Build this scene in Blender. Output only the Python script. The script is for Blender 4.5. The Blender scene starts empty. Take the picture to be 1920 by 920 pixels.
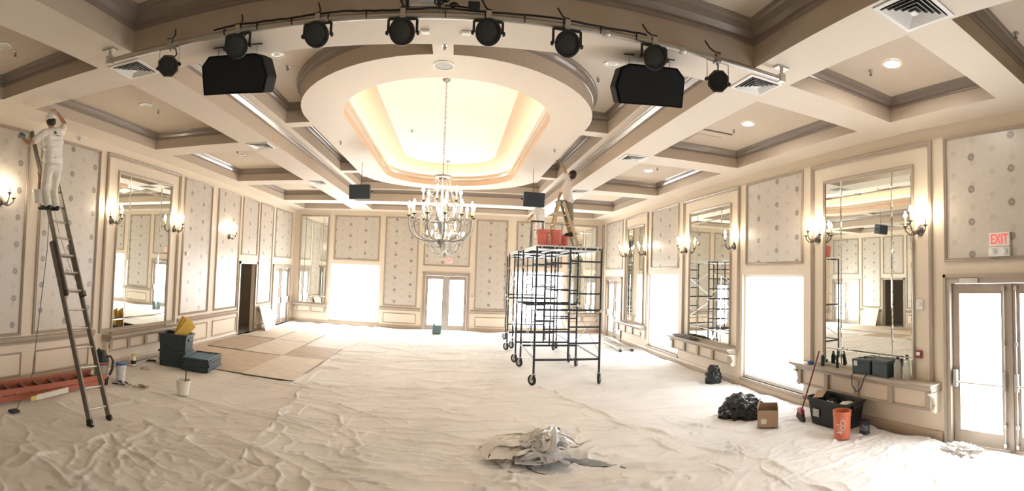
import bpy, bmesh, math, random
import numpy as np
from mathutils import Vector, Matrix, noise
from mathutils.geometry import tessellate_polygon
from mathutils.bvhtree import BVHTree

# ---------------------------------------------------------------- camera, world, exposure
K = 1.16                       # plan units -> metres
PI = math.pi
scene = bpy.context.scene
COL = scene.collection
F_PX, CY = 908.607, 472.832    # cylinder radius and horizon row of the panorama, for a 1920 x 920 frame
YAW, PITCH, ROLL = -0.118699, 0.042397, -0.03281
cam_d = bpy.data.cameras.new('camera')
cam_d.type = 'PANO'
cam_d.panorama_type = 'CENTRAL_CYLINDRICAL'
cam_d.central_cylindrical_radius = 1.0
cam_d.central_cylindrical_range_u_min = -960 / F_PX
cam_d.central_cylindrical_range_u_max = 960 / F_PX
cam_d.central_cylindrical_range_v_min = -(920 - CY) / F_PX
cam_d.central_cylindrical_range_v_max = CY / F_PX
cam_d.clip_start = 0.05
cam_o = bpy.data.objects.new('camera', cam_d)
COL.objects.link(cam_o)
R3 = Matrix.Rotation(YAW, 3, 'Z') @ Matrix.Rotation(PITCH, 3, 'X') @ Matrix.Rotation(ROLL, 3, 'Y')
cx, cy_, cz = R3.col[0], R3.col[2], -R3.col[1]
cam_o.matrix_world = Matrix(((cx[0], cy_[0], cz[0], 0), (cx[1], cy_[1], cz[1], 0), (cx[2], cy_[2], cz[2], 2.2 * K), (0, 0, 0, 1)))
scene.camera = cam_o

world = bpy.data.worlds.new('daylight')
world.use_nodes = True
world.node_tree.nodes['Background'].inputs[0].default_value = (0.95, 0.97, 1.0, 1)
world.node_tree.nodes['Background'].inputs[1].default_value = 1.0
scene.world = world
scene.view_settings.view_transform = 'Standard'
scene.view_settings.look = 'None'
scene.view_settings.gamma = 1.0
scene.view_settings.use_curve_mapping = False
scene.view_settings.exposure = 1.44
try:
    scene.cycles.use_denoising = True
    scene.cycles.sample_clamp_indirect = 6.0
    scene.cycles.max_bounces = 10
    scene.cycles.diffuse_bounces = 5
    scene.cycles.caustics_reflective = False
    scene.cycles.caustics_refractive = False
except Exception:
    pass

DAY_SIDE = 2.1     # daylight on the shaded right-hand windows and doors
DAY_END = 7.5      # sun side: windows and door of the far wall
BULB = 48.0        # candle bulbs
DOWN = 120.0         # recessed downlights

# ---------------------------------------------------------------- materials
def nt(m):
    m.use_nodes = True
    return m.node_tree
MATS = {}
def mat(name, col, rough=0.6, metal=0.0, var=0.06, scale=6.0, bump=0.0, bscale=60.0, spec=0.5, coat=0.0, trans=0.0, alpha=1.0):
    """painted or plain surface: colour with soft procedural variation and optional fine relief"""
    if name in MATS: return MATS[name]
    m = bpy.data.materials.new(name); t = nt(m); n = t.nodes; l = t.links
    b = n['Principled BSDF']
    tc = n.new('ShaderNodeTexCoord')
    nz = n.new('ShaderNodeTexNoise'); nz.inputs['Scale'].default_value = scale; nz.inputs['Detail'].default_value = 4
    l.new(tc.outputs['Object'], nz.inputs['Vector'])
    mx = n.new('ShaderNodeMix'); mx.data_type = 'RGBA'
    mx.inputs[6].default_value = (*[max(0, c * (1 - var)) for c in col], 1)
    mx.inputs[7].default_value = (*[min(1, c * (1 + var)) for c in col], 1)
    l.new(nz.outputs['Fac'], mx.inputs[0]); l.new(mx.outputs[2], b.inputs['Base Color'])
    b.inputs['Roughness'].default_value = rough; b.inputs['Metallic'].default_value = metal
    b.inputs['Specular IOR Level'].default_value = spec
    if coat: b.inputs['Coat Weight'].default_value = coat; b.inputs['Coat Roughness'].default_value = 0.15
    if trans: b.inputs['Transmission Weight'].default_value = trans
    if alpha < 1: b.inputs['Alpha'].default_value = alpha
    if bump:
        nb = n.new('ShaderNodeTexNoise'); nb.inputs['Scale'].default_value = bscale; nb.inputs['Detail'].default_value = 5
        l.new(tc.outputs['Object'], nb.inputs['Vector'])
        bp = n.new('ShaderNodeBump'); bp.inputs['Strength'].default_value = bump; bp.inputs['Distance'].default_value = 0.01
        l.new(nb.outputs['Fac'], bp.inputs['Height']); l.new(bp.outputs[0], b.inputs['Normal'])
    MATS[name] = m
    return m
def emit(name, col, strength):
    if name in MATS: return MATS[name]
    m = bpy.data.materials.new(name); t = nt(m); n = t.nodes
    b = n['Principled BSDF']
    b.inputs['Base Color'].default_value = (*[min(.9, c) for c in col], 1)
    b.inputs['Roughness'].default_value = 0.5
    b.inputs['Emission Color'].default_value = (*col, 1); b.inputs['Emission Strength'].default_value = strength
    MATS[name] = m
    return m
def mathn(t, op, a, b=None, c=None):
    n = t.nodes.new('ShaderNodeMath'); n.operation = op
    for i, x in enumerate((a, b, c)):
        if x is None: continue
        if isinstance(x, (int, float)): n.inputs[i].default_value = x
        else: t.links.new(x, n.inputs[i])
    return n.outputs[0]
def wallpaper_mat():
    """silver beige paper printed with staggered columns of dark rosettes and fainter ones between"""
    m = bpy.data.materials.new('wallpaper'); t = nt(m); n = t.nodes; l = t.links
    b = n['Principled BSDF']
    uv = n.new('ShaderNodeUVMap'); uv.uv_map = 'UVMap'
    sp = n.new('ShaderNodeSeparateXYZ'); l.new(uv.outputs[0], sp.inputs[0])
    U, V = sp.outputs[0], sp.outputs[1]
    def rosette(du, dv, ou, ov, r, petals):
        a = mathn(t, 'ADD', mathn(t, 'DIVIDE', U, du), ou)
        col = mathn(t, 'FLOOR', a)
        fu = mathn(t, 'MULTIPLY', mathn(t, 'SUBTRACT', mathn(t, 'FRACT', a), 0.5), du)
        odd = mathn(t, 'FLOORED_MODULO', col, 2.0)
        c = mathn(t, 'ADD', mathn(t, 'ADD', mathn(t, 'DIVIDE', V, dv), ov), mathn(t, 'MULTIPLY', odd, 0.5))
        fv = mathn(t, 'MULTIPLY', mathn(t, 'SUBTRACT', mathn(t, 'FRACT', c), 0.5), dv)
        rr = mathn(t, 'SQRT', mathn(t, 'ADD', mathn(t, 'MULTIPLY', fu, fu), mathn(t, 'MULTIPLY', fv, fv)))
        an = mathn(t, 'ARCTAN2', fv, fu)
        pet = mathn(t, 'MULTIPLY_ADD', mathn(t, 'COSINE', mathn(t, 'MULTIPLY', an, petals)), r * 0.055, r)
        body = mathn(t, 'SMOOTH_MIN', 1.0, mathn(t, 'MAXIMUM', 0.0, mathn(t, 'DIVIDE', mathn(t, 'SUBTRACT', pet, rr), r * 0.35)), 0.05)
        heart = mathn(t, 'MINIMUM', 1.0, mathn(t, 'MAXIMUM', 0.0, mathn(t, 'DIVIDE', mathn(t, 'SUBTRACT', r * 0.42, rr), r * 0.15)))
        core = mathn(t, 'MINIMUM', 1.0, mathn(t, 'MAXIMUM', 0.0, mathn(t, 'DIVIDE', mathn(t, 'SUBTRACT', r * 0.18, rr), r * 0.1)))
        return mathn(t, 'ADD', mathn(t, 'SUBTRACT', body, mathn(t, 'MULTIPLY', heart, 0.45)), mathn(t, 'MULTIPLY', core, 0.35))
    dark = rosette(0.58, 0.432, 0.224, 0.215, 0.06, 8)
    faint = rosette(0.29, 0.30, 0.02, 0.1, 0.05, 6)
    nz = n.new('ShaderNodeTexNoise'); nz.inputs['Scale'].default_value = 14; nz.inputs['Detail'].default_value = 5
    l.new(uv.outputs[0], nz.inputs['Vector'])
    m1 = n.new('ShaderNodeMix'); m1.data_type = 'RGBA'
    m1.inputs[6].default_value = (0.50, 0.45, 0.385, 1); m1.inputs[7].default_value = (0.62, 0.57, 0.50, 1)
    l.new(nz.outputs['Fac'], m1.inputs[0])
    m2 = n.new('ShaderNodeMix'); m2.data_type = 'RGBA'; m2.inputs[7].default_value = (0.36, 0.30, 0.24, 1)
    l.new(mathn(t, 'MULTIPLY', faint, mathn(t, 'MULTIPLY', nz.outputs['Fac'], 0.8)), m2.inputs[0]); l.new(m1.outputs[2], m2.inputs[6])
    m3 = n.new('ShaderNodeMix'); m3.data_type = 'RGBA'; m3.inputs[7].default_value = (0.15, 0.115, 0.09, 1)
    l.new(mathn(t, 'MULTIPLY', dark, 0.8), m3.inputs[0]); l.new(m2.outputs[2], m3.inputs[6])
    l.new(m3.outputs[2], b.inputs['Base Color'])
    b.inputs['Roughness'].default_value = 0.36; b.inputs['Specular IOR Level'].default_value = 0.8
    MATS['wallpaper'] = m
    return m
def board_mat(name, col):
    m = mat(name, col, rough=0.75, var=0.22, scale=3.5, bump=0.1, bscale=40)
    return m
CREAM = mat('cream_wall_paint', (0.74, 0.645, 0.515), 0.55, var=0.03, bump=0.03, bscale=90)
BAY = mat('warm_cream_panel_paint', (0.69, 0.575, 0.445), 0.5, var=0.03)
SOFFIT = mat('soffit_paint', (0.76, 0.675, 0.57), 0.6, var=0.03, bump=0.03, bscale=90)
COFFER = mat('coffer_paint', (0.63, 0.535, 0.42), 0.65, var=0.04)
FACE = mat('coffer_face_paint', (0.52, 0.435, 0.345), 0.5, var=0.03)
CROWN = mat('crown_gloss_taupe', (0.27, 0.22, 0.185), 0.28, var=0.05, coat=0.4)
TRIM = mat('taupe_moulding_gloss', (0.40, 0.33, 0.265), 0.35, var=0.05)
WAIN = mat('wainscot_cream', (0.76, 0.665, 0.535), 0.5, var=0.03)
DOORP = mat('taupe_door_metal', (0.40, 0.335, 0.275), 0.4, metal=0.2, var=0.05)
BASEB = mat('baseboard_tan', (0.47, 0.37, 0.275), 0.45, var=0.05)
PAPER = wallpaper_mat()
COVE = mat('peach_cove_paint', (0.68, 0.50, 0.36), 0.6, var=0.02)
DOME = mat('dome_white_paint', (0.95, 0.93, 0.85), 0.7, var=0.01)
DAYS = {'right': (emit('daylit_shade_side', (0.91, 0.95, 1.0), DAY_SIDE), emit('daylit_glass_side', (0.95, 0.98, 1.0), DAY_SIDE)),
        'near': (None, emit('daylit_glass_near', (0.97, 0.985, 1.0), 7.0)),
        'left': (None, emit('daylit_glass_side', (0.95, 0.98, 1.0), DAY_SIDE)),
        'back': (emit('daylit_shade_sunny', (1.0, 0.985, 0.96), DAY_END), emit('daylit_glass_sunny', (1.0, 0.985, 0.96), DAY_END))}
MIRR = mat('silvered_mirror', (0.86, 0.89, 0.85), 0.015, metal=1.0, var=0.01)
BLACK = mat('black_plastic', (0.012, 0.014, 0.016), 0.45, var=0.2)
BLACKM = mat('black_painted_metal', (0.016, 0.018, 0.018), 0.5, var=0.2)
GRILL = mat('dark_lens_grille', (0.035, 0.04, 0.038), 0.5, var=0.3, scale=90, bump=0.5, bscale=160)
STEEL = mat('dull_galvanised_steel', (0.52, 0.50, 0.46), 0.38, metal=0.8, var=0.1)
ALU = mat('worn_aluminium', (0.55, 0.53, 0.48), 0.4, metal=0.75, var=0.12)
ALUD = mat('weathered_aluminium_rail', (0.19, 0.175, 0.15), 0.5, metal=0.6, var=0.2)
IRON = mat('aged_bronze_iron', (0.10, 0.082, 0.07), 0.4, metal=0.7, var=0.25)
PEWT = mat('pewter_iron', (0.34, 0.335, 0.33), 0.35, metal=0.7, var=0.2)
WHITE = mat('white_plastic', (0.82, 0.80, 0.76), 0.45, var=0.03)
WMET = mat('white_enamel_metal', (0.84, 0.84, 0.82), 0.35, var=0.03)
DARKV = mat('dark_duct', (0.02, 0.02, 0.022), 0.8)
CANDLE = mat('ivory_candle_sleeve', (0.80, 0.68, 0.46), 0.5, var=0.03)
FLAME = emit('warm_bulb', (1.0, 0.85, 0.64), BULB)
FLAMEC = emit('chandelier_bulb', (1.0, 0.88, 0.69), BULB * 1.0)
CRYS = mat('cut_crystal', (0.93, 0.95, 0.97), 0.06, trans=0.55, var=0.01)
SCAFF = mat('navy_black_scaffold_paint', (0.012, 0.018, 0.028), 0.42, var=0.2)
RUBB = mat('black_rubber', (0.014, 0.014, 0.014), 0.7)
PLANK = mat('pale_aluminium_plank', (0.66, 0.66, 0.65), 0.45, metal=0.4, var=0.1)

# ---------------------------------------------------------------- mesh helpers (plan units in, metres out)
class MB:
    def __init__(s): s.v = []; s.f = []
    def add(s, vs, fs):
        o = len(s.v); s.v += [tuple(v) for v in vs]; s.f += [tuple(i + o for i in f) for f in fs]; return s
    def box(s, lo, hi, M=None):
        x0, y0, z0 = lo; x1, y1, z1 = hi
        vs = [(x0,y0,z0),(x1,y0,z0),(x1,y1,z0),(x0,y1,z0),(x0,y0,z1),(x1,y0,z1),(x1,y1,z1),(x0,y1,z1)]
        if M is not None: vs = [M @ Vector(v) for v in vs]
        return s.add(vs, [(0,3,2,1),(4,5,6,7),(0,1,5,4),(1,2,6,5),(2,3,7,6),(3,0,4,7)])
    def beam(s, a, b, w, h, up=(0,0,1)):
        """box of section w x h running from a to b"""
        a = Vector(a); b = Vector(b); d = (b - a); L = d.length; d.normalize()
        up = Vector(up); sx = d.cross(up)
        if sx.length < 1e-4: sx = d.cross(Vector((0,1,0)))
        sx.normalize(); sz = sx.cross(d)
        M = Matrix(((sx[0], d[0], sz[0], a[0]), (sx[1], d[1], sz[1], a[1]), (sx[2], d[2], sz[2], a[2]), (0,0,0,1)))
        return s.box((-w/2, 0, -h/2), (w/2, L, h/2), M)
    def tube(s, pts, r, n=8, caps=True):
        pts = [Vector(p) for p in pts]; rs = r if isinstance(r, (list, tuple)) else [r] * len(pts)
        vs = []; fs = []; prev = None
        for i, p in enumerate(pts):
            d = (pts[min(i + 1, len(pts) - 1)] - pts[max(i - 1, 0)])
            if d.length < 1e-9: d = Vector((0,0,1))
            d.normalize()
            if prev is None:
                a = d.cross(Vector((0,0,1)))
                if a.length < 1e-3: a = d.cross(Vector((1,0,0)))
            else:
                a = prev - d * prev.dot(d)
                if a.length < 1e-5: a = d.cross(Vector((1,0,0)))
            a.normalize(); prev = a; b = d.cross(a)
            for k in range(n):
                t = 2 * PI * k / n; vs.append(p + (a * math.cos(t) + b * math.sin(t)) * rs[i])
        for i in range(len(pts) - 1):
            for k in range(n):
                k2 = (k + 1) % n; fs.append((i*n+k, i*n+k2, (i+1)*n+k2, (i+1)*n+k))
        if caps:
            fs.append(tuple(range(n - 1, -1, -1))); m = (len(pts) - 1) * n; fs.append(tuple(m + k for k in range(n)))
        return s.add(vs, fs)
    def lathe(s, prof, c=(0,0,0), n=16, M=None, closed=False):
        """profile of (radius, height) turned about a vertical axis through c"""
        vs = []; fs = []; m = len(prof)
        for r, z in prof:
            for k in range(n):
                t = 2 * PI * k / n; v = Vector((r * math.cos(t), r * math.sin(t), z))
                if M is not None: v = M @ v
                vs.append(v + Vector(c))
        for i in range(m - 1):
            for k in range(n):
                k2 = (k + 1) % n; fs.append((i*n+k, i*n+k2, (i+1)*n+k2, (i+1)*n+k))
        if prof[0][0] > 1e-5 and not closed: fs.append(tuple(range(n - 1, -1, -1)))
        if prof[-1][0] > 1e-5 and not closed: fs.append(tuple((m - 1) * n + k for k in range(n)))
        return s.add(vs, fs)
    def prism(s, poly, z0, z1, M=None):
        n = len(poly); vs = [(x, y, z0) for x, y in poly] + [(x, y, z1) for x, y in poly]
        if M is not None: vs = [M @ Vector(v) for v in vs]
        return s.add(vs, [tuple(range(n - 1, -1, -1)), tuple(range(n, 2 * n))] + [(i, (i+1) % n, n + (i+1) % n, n + i) for i in range(n)])
    def ell(s, c, r, nu=12, nv=8, M=None):
        r = (r, r, r) if isinstance(r, (int, float)) else r
        vs = []; fs = []
        for j in range(nv + 1):
            ph = -PI/2 + PI * j / nv
            for k in range(nu):
                t = 2 * PI * k / nu
                v = Vector((r[0] * math.cos(ph) * math.cos(t), r[1] * math.cos(ph) * math.sin(t), r[2] * math.sin(ph)))
                if M is not None: v = M @ v
                vs.append(v + Vector(c))
        for j in range(nv):
            for k in range(nu):
                k2 = (k + 1) % nu; fs.append((j*nu+k, j*nu+k2, (j+1)*nu+k2, (j+1)*nu+k))
        return s.add(vs, fs)
    def capsule(s, a, b, ra, rb, n=12):
        a = Vector(a); b = Vector(b); d = b - a
        if d.length < 1e-6: return s.ell(a, ra, n, 8)
        d.normalize(); pts = []; rs = []
        for k in range(5):
            t = -PI/2 + PI/2 * k / 4; pts.append(a + d * ra * math.sin(t)); rs.append(max(1e-4, ra * math.cos(t)))
        for k in range(5):
            t = PI/2 * k / 4; pts.append(b + d * rb * math.sin(t)); rs.append(max(1e-4, rb * math.cos(t)))
        return s.tube(pts, rs, n)
    def mesh(s, name, uv=None, smooth=None):
        me = bpy.data.meshes.new(name)
        me.from_pydata([(x * K, y * K, z * K) for x, y, z in s.v], [], s.f)
        bm = bmesh.new(); bm.from_mesh(me)
        if smooth is not None: bmesh.ops.remove_doubles(bm, verts=bm.verts, dist=1e-5)
        bmesh.ops.recalc_face_normals(bm, faces=bm.faces); bm.to_mesh(me); bm.free()
        if uv is not None:
            ul = me.uv_layers.new(name='UVMap')
            for lp in me.loops: ul.data[lp.index].uv = uv(me.vertices[lp.vertex_index].co / K)
        if smooth is not None:
            me.polygons.foreach_set('use_smooth', [True] * len(me.polygons))
            me.set_sharp_from_angle(angle=math.radians(smooth))
        return me
    def build(s, name, m, parent=None, uv=None, smooth=None, bevel=0.0, loc=None):
        me = s.mesh(name, uv, smooth); me.materials.append(m)
        o = bpy.data.objects.new(name, me); COL.objects.link(o)
        if parent is not None: o.parent = parent
        if loc is not None: o.location = Vector(loc) * K
        if bevel:
            md = o.modifiers.new('bevel', 'BEVEL'); md.width = bevel * K; md.segments = 2; md.limit_method = 'ANGLE'
        return o
def tag(o, label, cat, group=None, kind=None):
    o['label'] = label; o['category'] = cat
    if group: o['group'] = group
    if kind: o['kind'] = kind
    return o
def thing(name, label, cat, loc=(0,0,0), rz=0.0, group=None, kind=None):
    o = bpy.data.objects.new(name, None); COL.objects.link(o); o.empty_display_size = 0.1
    o.location = Vector(loc) * K; o.rotation_euler = (0, 0, rz)
    return tag(o, label, cat, group, kind)
def dup(root, loc, rz, label, group=None):
    r = root.copy(); COL.objects.link(r); r.location = Vector(loc) * K; r.rotation_euler = (0, 0, rz); r['label'] = label
    if group: r['group'] = group
    for ch in list(root.children):
        c = ch.copy(); COL.objects.link(c); c.parent = r
        for g in ch.children:
            d = g.copy(); COL.objects.link(d); d.parent = c
    return r
def inst(o, parent=None, loc=None):
    c = o.copy(); COL.objects.link(c)
    if parent is not None: c.parent = parent
    if loc is not None: c.location = Vector(loc) * K
    return c
def offset_loop(loop, d):
    """mitred inward offset of a counter-clockwise closed loop"""
    n = len(loop); out = []
    for i in range(n):
        p0 = Vector(loop[i - 1]); p = Vector(loop[i]); p1 = Vector(loop[(i + 1) % n])
        a = (p - p0).normalized(); b = (p1 - p).normalized()
        na = Vector((-a.y, a.x)); nb = Vector((-b.y, b.x)); m = na + nb
        if m.length < 1e-6: m = na
        m.normalize(); q = max(0.35, m.dot(na)); out.append(p + m * (d / q))
    return out
def sweep_loop(mb, loop, prof, place):
    """profile of (inset, height) swept round a closed loop; place((u, v), h) -> 3D"""
    n = len(loop); rings = [offset_loop(loop, ins) for ins, h in prof]
    vs = []
    for (ins, h), ring in zip(prof, rings): vs += [place((p[0], p[1]), h) for p in ring]
    fs = []
    for j in range(len(prof) - 1):
        for i in range(n): i2 = (i + 1) % n; fs.append((j*n+i, j*n+i2, (j+1)*n+i2, (j+1)*n+i))
    mb.add(vs, fs); return rings[-1]
def rect(u0, u1, v0, v1): return [(u0, v0), (u1, v0), (u1, v1), (u0, v1)]
def fill(mb, loops, place):
    """flat face with holes: loops[0] outer, the rest holes"""
    vs = [place(p) for lp in loops for p in lp]
    tri = tessellate_polygon([[Vector((p[0], p[1], 0)) for p in lp] for lp in loops])
    mb.add(vs, [tuple(t) for t in tri])
def grid_fill(mb, us, vs_, openings, place):
    us = sorted(set(us)); vs_ = sorted(set(vs_))
    for a, b in zip(us, us[1:]):
        for c, d in zip(vs_, vs_[1:]):
            um, vm = (a + b) / 2, (c + d) / 2
            if any(o[0] < um < o[1] and o[2] < vm < o[3] for o in openings): continue
            mb.add([place((a, c)), place((b, c)), place((b, d)), place((a, d))], [(0, 1, 2, 3)])

# ---------------------------------------------------------------- the room shell
XL, XR, YB, YF, ZS = -6.10, 5.59, 17.80, -3.0, 4.30     # left, right, far, rear walls and the beam soffit
SIDES = {'left':  lambda u, v, d=0.0: (XL + d, u, v),
         'right': lambda u, v, d=0.0: (XR - d, u, v),
         'back':  lambda u, v, d=0.0: (u, YB - d, v),
         'rear':  lambda u, v, d=0.0: (u, YF + d, v)}
def uvside(side):
    return (lambda co: (co.y, co.z)) if side in ('left', 'right') else (lambda co: (co.x, co.z))
def wall(side, u0, u1, openings, label):
    mb = MB(); W = SIDES[side]; pl = lambda p: W(p[0], p[1])
    us = [u0, u1] + [x for o in openings for x in o[:2]]; vs = [0, ZS] + [x for o in openings for x in o[2:4]]
    grid_fill(mb, us, vs, openings, pl)
    for a, b, c, d in openings:                       # reveals
        for (p, q) in (((a, c), (a, d)), ((a, d), (b, d)), ((b, d), (b, c)), ((b, c), (a, c))):
            mb.add([W(*p), W(*q), W(*q, -0.14), W(*p, -0.14)], [(0, 1, 2, 3)])
    o = mb.build('wall_' + side, CREAM)
    return tag(o, label, 'wall', kind='structure')
WIN_R = [(11.18, 13.20, 0.20, 2.27), (6.36, 8.26, 0.20, 2.27)]
WIN_B = [(-4.60, -2.73, 0.19, 2.29), (2.23, 4.10, 0.19, 2.29)]
DOOR_B, DOOR_L, DOOR_RF, DOOR_RN = (-1.10, 0.58, 0, 2.10), (15.60, 17.38, 0, 2.13), (15.42, 17.10, 0, 2.13), (1.62, 3.48, 0, 2.22)
PASS = (12.95, 14.12, 0, 2.13)
wl = wall('left', YF, YB, [PASS, DOOR_L], 'cream panelled wall with papered panels along the left side of the ballroom')
wr = wall('right', YF, YB, WIN_R + [DOOR_RF, DOOR_RN], 'cream panelled wall with bright windows along the right side')
wb = wall('back', XL, XR, WIN_B + [DOOR_B], 'far end wall with papered panels either side of the double door')
wf = wall('rear', XL, XR, [], 'plain cream wall closing the room behind the viewer')

PANEL_P = [(0.0, 0.0), (0.0, 0.022), (0.016, 0.03), (0.03, 0.018), (0.042, 0.026), (0.052, 0.006)]
BAY_P = [(0.0, 0.0), (0.0, 0.035), (0.02, 0.045), (0.04, 0.03), (0.055, 0.034), (0.075, 0.004)]
WAIN_P = [(0.0, 0.0), (0.0, 0.016), (0.012, 0.022), (0.026, 0.012), (0.036, 0.003)]
def moulding(side, r, prof, name, parent, m=None):
    W = SIDES[side]; mb = MB()
    sweep_loop(mb, rect(*r), prof, lambda p, h: W(p[0], p[1], h))
    return mb.build(name, m or TRIM, parent)
def papered(side, r, parent):
    W = SIDES[side]; mb = MB(); i = 0.045
    mb.add([W(r[0]+i, r[2]+i, .004), W(r[1]-i, r[2]+i, .004), W(r[1]-i, r[3]-i, .004), W(r[0]+i, r[3]-i, .004)], [(0,1,2,3)])
    mb.build('wallpaper_panel', PAPER, parent, uv=uvside(side))
    moulding(side, r, PANEL_P, 'panel_moulding', parent)
def wainscot(side, r, parent):
    W = SIDES[side]; mb = MB(); i = 0.03
    mb.add([W(r[0]+i, r[2]+i, .006), W(r[1]-i, r[2]+i, .006), W(r[1]-i, r[3]-i, .006), W(r[0]+i, r[3]-i, .006)], [(0,1,2,3)])
    mb.build('wainscot_panel', WAIN, parent)
    moulding(side, r, WAIN_P, 'wainscot_moulding', parent)
def run(side, u0, u1, prof, name, parent, m):
    """straight length of moulding: profile of (depth, height)"""
    W = SIDES[side]; mb = MB(); n = len(prof)
    mb.add([W(u, z, d) for u in (u0, u1) for d, z in prof], [(i, i+1, n+i+1, n+i) for i in range(n-1)] + [tuple(range(n)), tuple(range(2*n-1, n-1, -1))])
    return mb.build(name, m, parent)
RAIL_P = [(0, .66), (.018, .66), (.02, .69), (.045, .72), (.05, .755), (.03, .775), (.012, .785), (0, .79)]
BASE_P = [(0, 0), (.03, 0), (.03, .10), (.022, .12), (.014, .14), (0, .14)]
def base_run(side, spans, label):
    mb = MB(); W = SIDES[side]; n = len(BASE_P)
    for u0, u1 in spans:
        mb.add([W(u, z, d) for u in (u0, u1) for d, z in BASE_P], [(i, i+1, n+i+1, n+i) for i in range(n-1)] + [tuple(range(n)), tuple(range(2*n-1, n-1, -1))])
    tag(mb.build('baseboard_' + side, BASEB), label, 'baseboard', kind='structure')
PT = 4.12
# left wall
for r in ((3.35, 4.98, .81, PT), (5.22, 6.69, .81, PT), (9.66, 11.05, .85, PT), (11.37, 12.78, .85, PT), (12.94, 14.12, 2.39, PT), (14.27, 15.43, .85, PT), (15.65, 17.36, 2.40, PT), (1.4, 3.15, .81, PT)):
    papered('left', r, wl)
moulding('left', (6.87, 9.48, .70, PT + .02), BAY_P, 'panel_moulding', wl)
for u0, u1 in ((YF, 6.75), (9.62, 12.86), (14.2, 15.52)): run('left', u0, u1, RAIL_P, 'chair_rail', wl, TRIM)
for r in ((1.5, 3.0, .14, .54), (3.4, 5.02, .14, .54), (5.31, 6.62, .14, .54), (9.75, 11.09, .17, .59), (11.37, 12.78, .17, .59), (14.3, 15.4, .17, .59)): wainscot('left', r, wl)
base_run('left', [(YF, 12.9), (14.16, 15.55), (17.42, YB)], 'tan baseboard along the foot of the left wall')
# back wall
for r in ((-4.52, -2.78, 2.44, PT), (-2.58, -1.32, .82, PT), (-1.13, .58, 2.35, PT), (.78, 1.95, .81, PT), (2.28, 4.02, 2.44, PT)):
    papered('back', r, wb)
for u0, u1 in ((-2.70, -1.18), (.66, 2.18)): run('back', u0, u1, RAIL_P, 'chair_rail', wb, TRIM)
for r in ((-2.56, -1.33, .20, .57), (.82, 1.95, .18, .55)): wainscot('back', r, wb)
base_run('back', [(XL, -1.15), (.63, XR)], 'tan baseboard along the foot of the far wall')
# right wall
for r in ((15.40, 17.20, 2.42, PT), (17.46, 17.74, .85, PT), (11.18, 12.97, 2.43, PT), (6.36, 8.13, 2.46, PT), (1.75, 3.49, 2.41, PT), (-0.4, 1.3, .81, PT)):
    papered('right', r, wr)
for r in ((13.22, 15.14, .72, PT), (8.36, 10.92, .72, PT), (3.68, 6.15, .72, PT)): moulding('right', r, BAY_P, 'panel_moulding', wr)
run('right', YF, 1.5, RAIL_P, 'chair_rail', wr, TRIM)
base_run('right', [(YF, 1.55), (3.54, 15.36), (17.16, YB)], 'tan baseboard along the foot of the right wall')

# corridor behind the open doorway
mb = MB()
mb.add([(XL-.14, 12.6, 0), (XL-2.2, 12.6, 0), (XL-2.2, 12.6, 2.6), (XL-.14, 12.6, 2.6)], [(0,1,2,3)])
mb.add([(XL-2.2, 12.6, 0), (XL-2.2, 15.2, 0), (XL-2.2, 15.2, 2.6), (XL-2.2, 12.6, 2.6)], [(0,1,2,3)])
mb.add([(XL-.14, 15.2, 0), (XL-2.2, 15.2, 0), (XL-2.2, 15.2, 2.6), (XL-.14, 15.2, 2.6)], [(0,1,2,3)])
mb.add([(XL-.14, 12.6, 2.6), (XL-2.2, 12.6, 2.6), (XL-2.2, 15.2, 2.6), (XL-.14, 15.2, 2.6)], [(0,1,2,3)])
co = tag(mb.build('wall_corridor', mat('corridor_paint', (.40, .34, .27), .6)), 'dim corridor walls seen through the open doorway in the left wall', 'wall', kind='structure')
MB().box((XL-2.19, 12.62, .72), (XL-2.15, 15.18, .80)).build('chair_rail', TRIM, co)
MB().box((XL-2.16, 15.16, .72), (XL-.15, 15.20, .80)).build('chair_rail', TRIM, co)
mb = MB()
W = SIDES['left']
for a, b, c, d in ((12.87, 12.95, 0, 2.21), (14.12, 14.20, 0, 2.21), (12.87, 14.20, 2.13, 2.21)): mb.box(W(a, c, -.02), W(b, d, .03))
tag(mb.build('trim_1', TRIM), 'taupe casing around the open corridor doorway', 'door casing', kind='structure')

# floor
mb = MB(); mb.add([(XL-2.3, YF, 0), (XR, YF, 0), (XR, YB, 0), (XL-2.3, YB, 0)], [(0,1,2,3)])
floor = tag(mb.build('floor', mat('slate_carpet', (.30, .29, .27), .9, var=.25, scale=30, bump=.4, bscale=250)), 'grey carpeted floor mostly hidden under drop cloths', 'floor', kind='structure')

# ---------------------------------------------------------------- ceiling
ROWS = [(-1.3, 1.97), (2.42, 4.00), (4.60, 7.68), (8.27, 11.43), (12.03, 15.00), (15.74, 17.20)]
LXS, RXS, CXS = (-5.57, -3.76), (3.30, 5.06), (-3.18, 2.75)
side_coffers = [(x0, x1, y0, y1) for x0, x1 in (LXS, RXS) for y0, y1 in ROWS]
front_coffer = (CXS[0], CXS[1], -1.3, 3.90)
tray = (CXS[0], CXS[1], 4.43, 15.00)
far_coffer = (-3.02, 2.58, 15.74, 17.20)
ops = side_coffers + [front_coffer, tray, far_coffer]
mb = MB()
grid_fill(mb, [XL, XR] + [x for o in ops for x in o[:2]], [YF, YB] + [x for o in ops for x in o[2:]], ops, lambda p: (p[0], p[1], ZS))
ceil = tag(mb.build('ceiling', SOFFIT), 'cream coffered ceiling with deep beams and an oval dome', 'ceiling', kind='structure')
PL = lambda p, h: (p[0], p[1], h)
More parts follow.
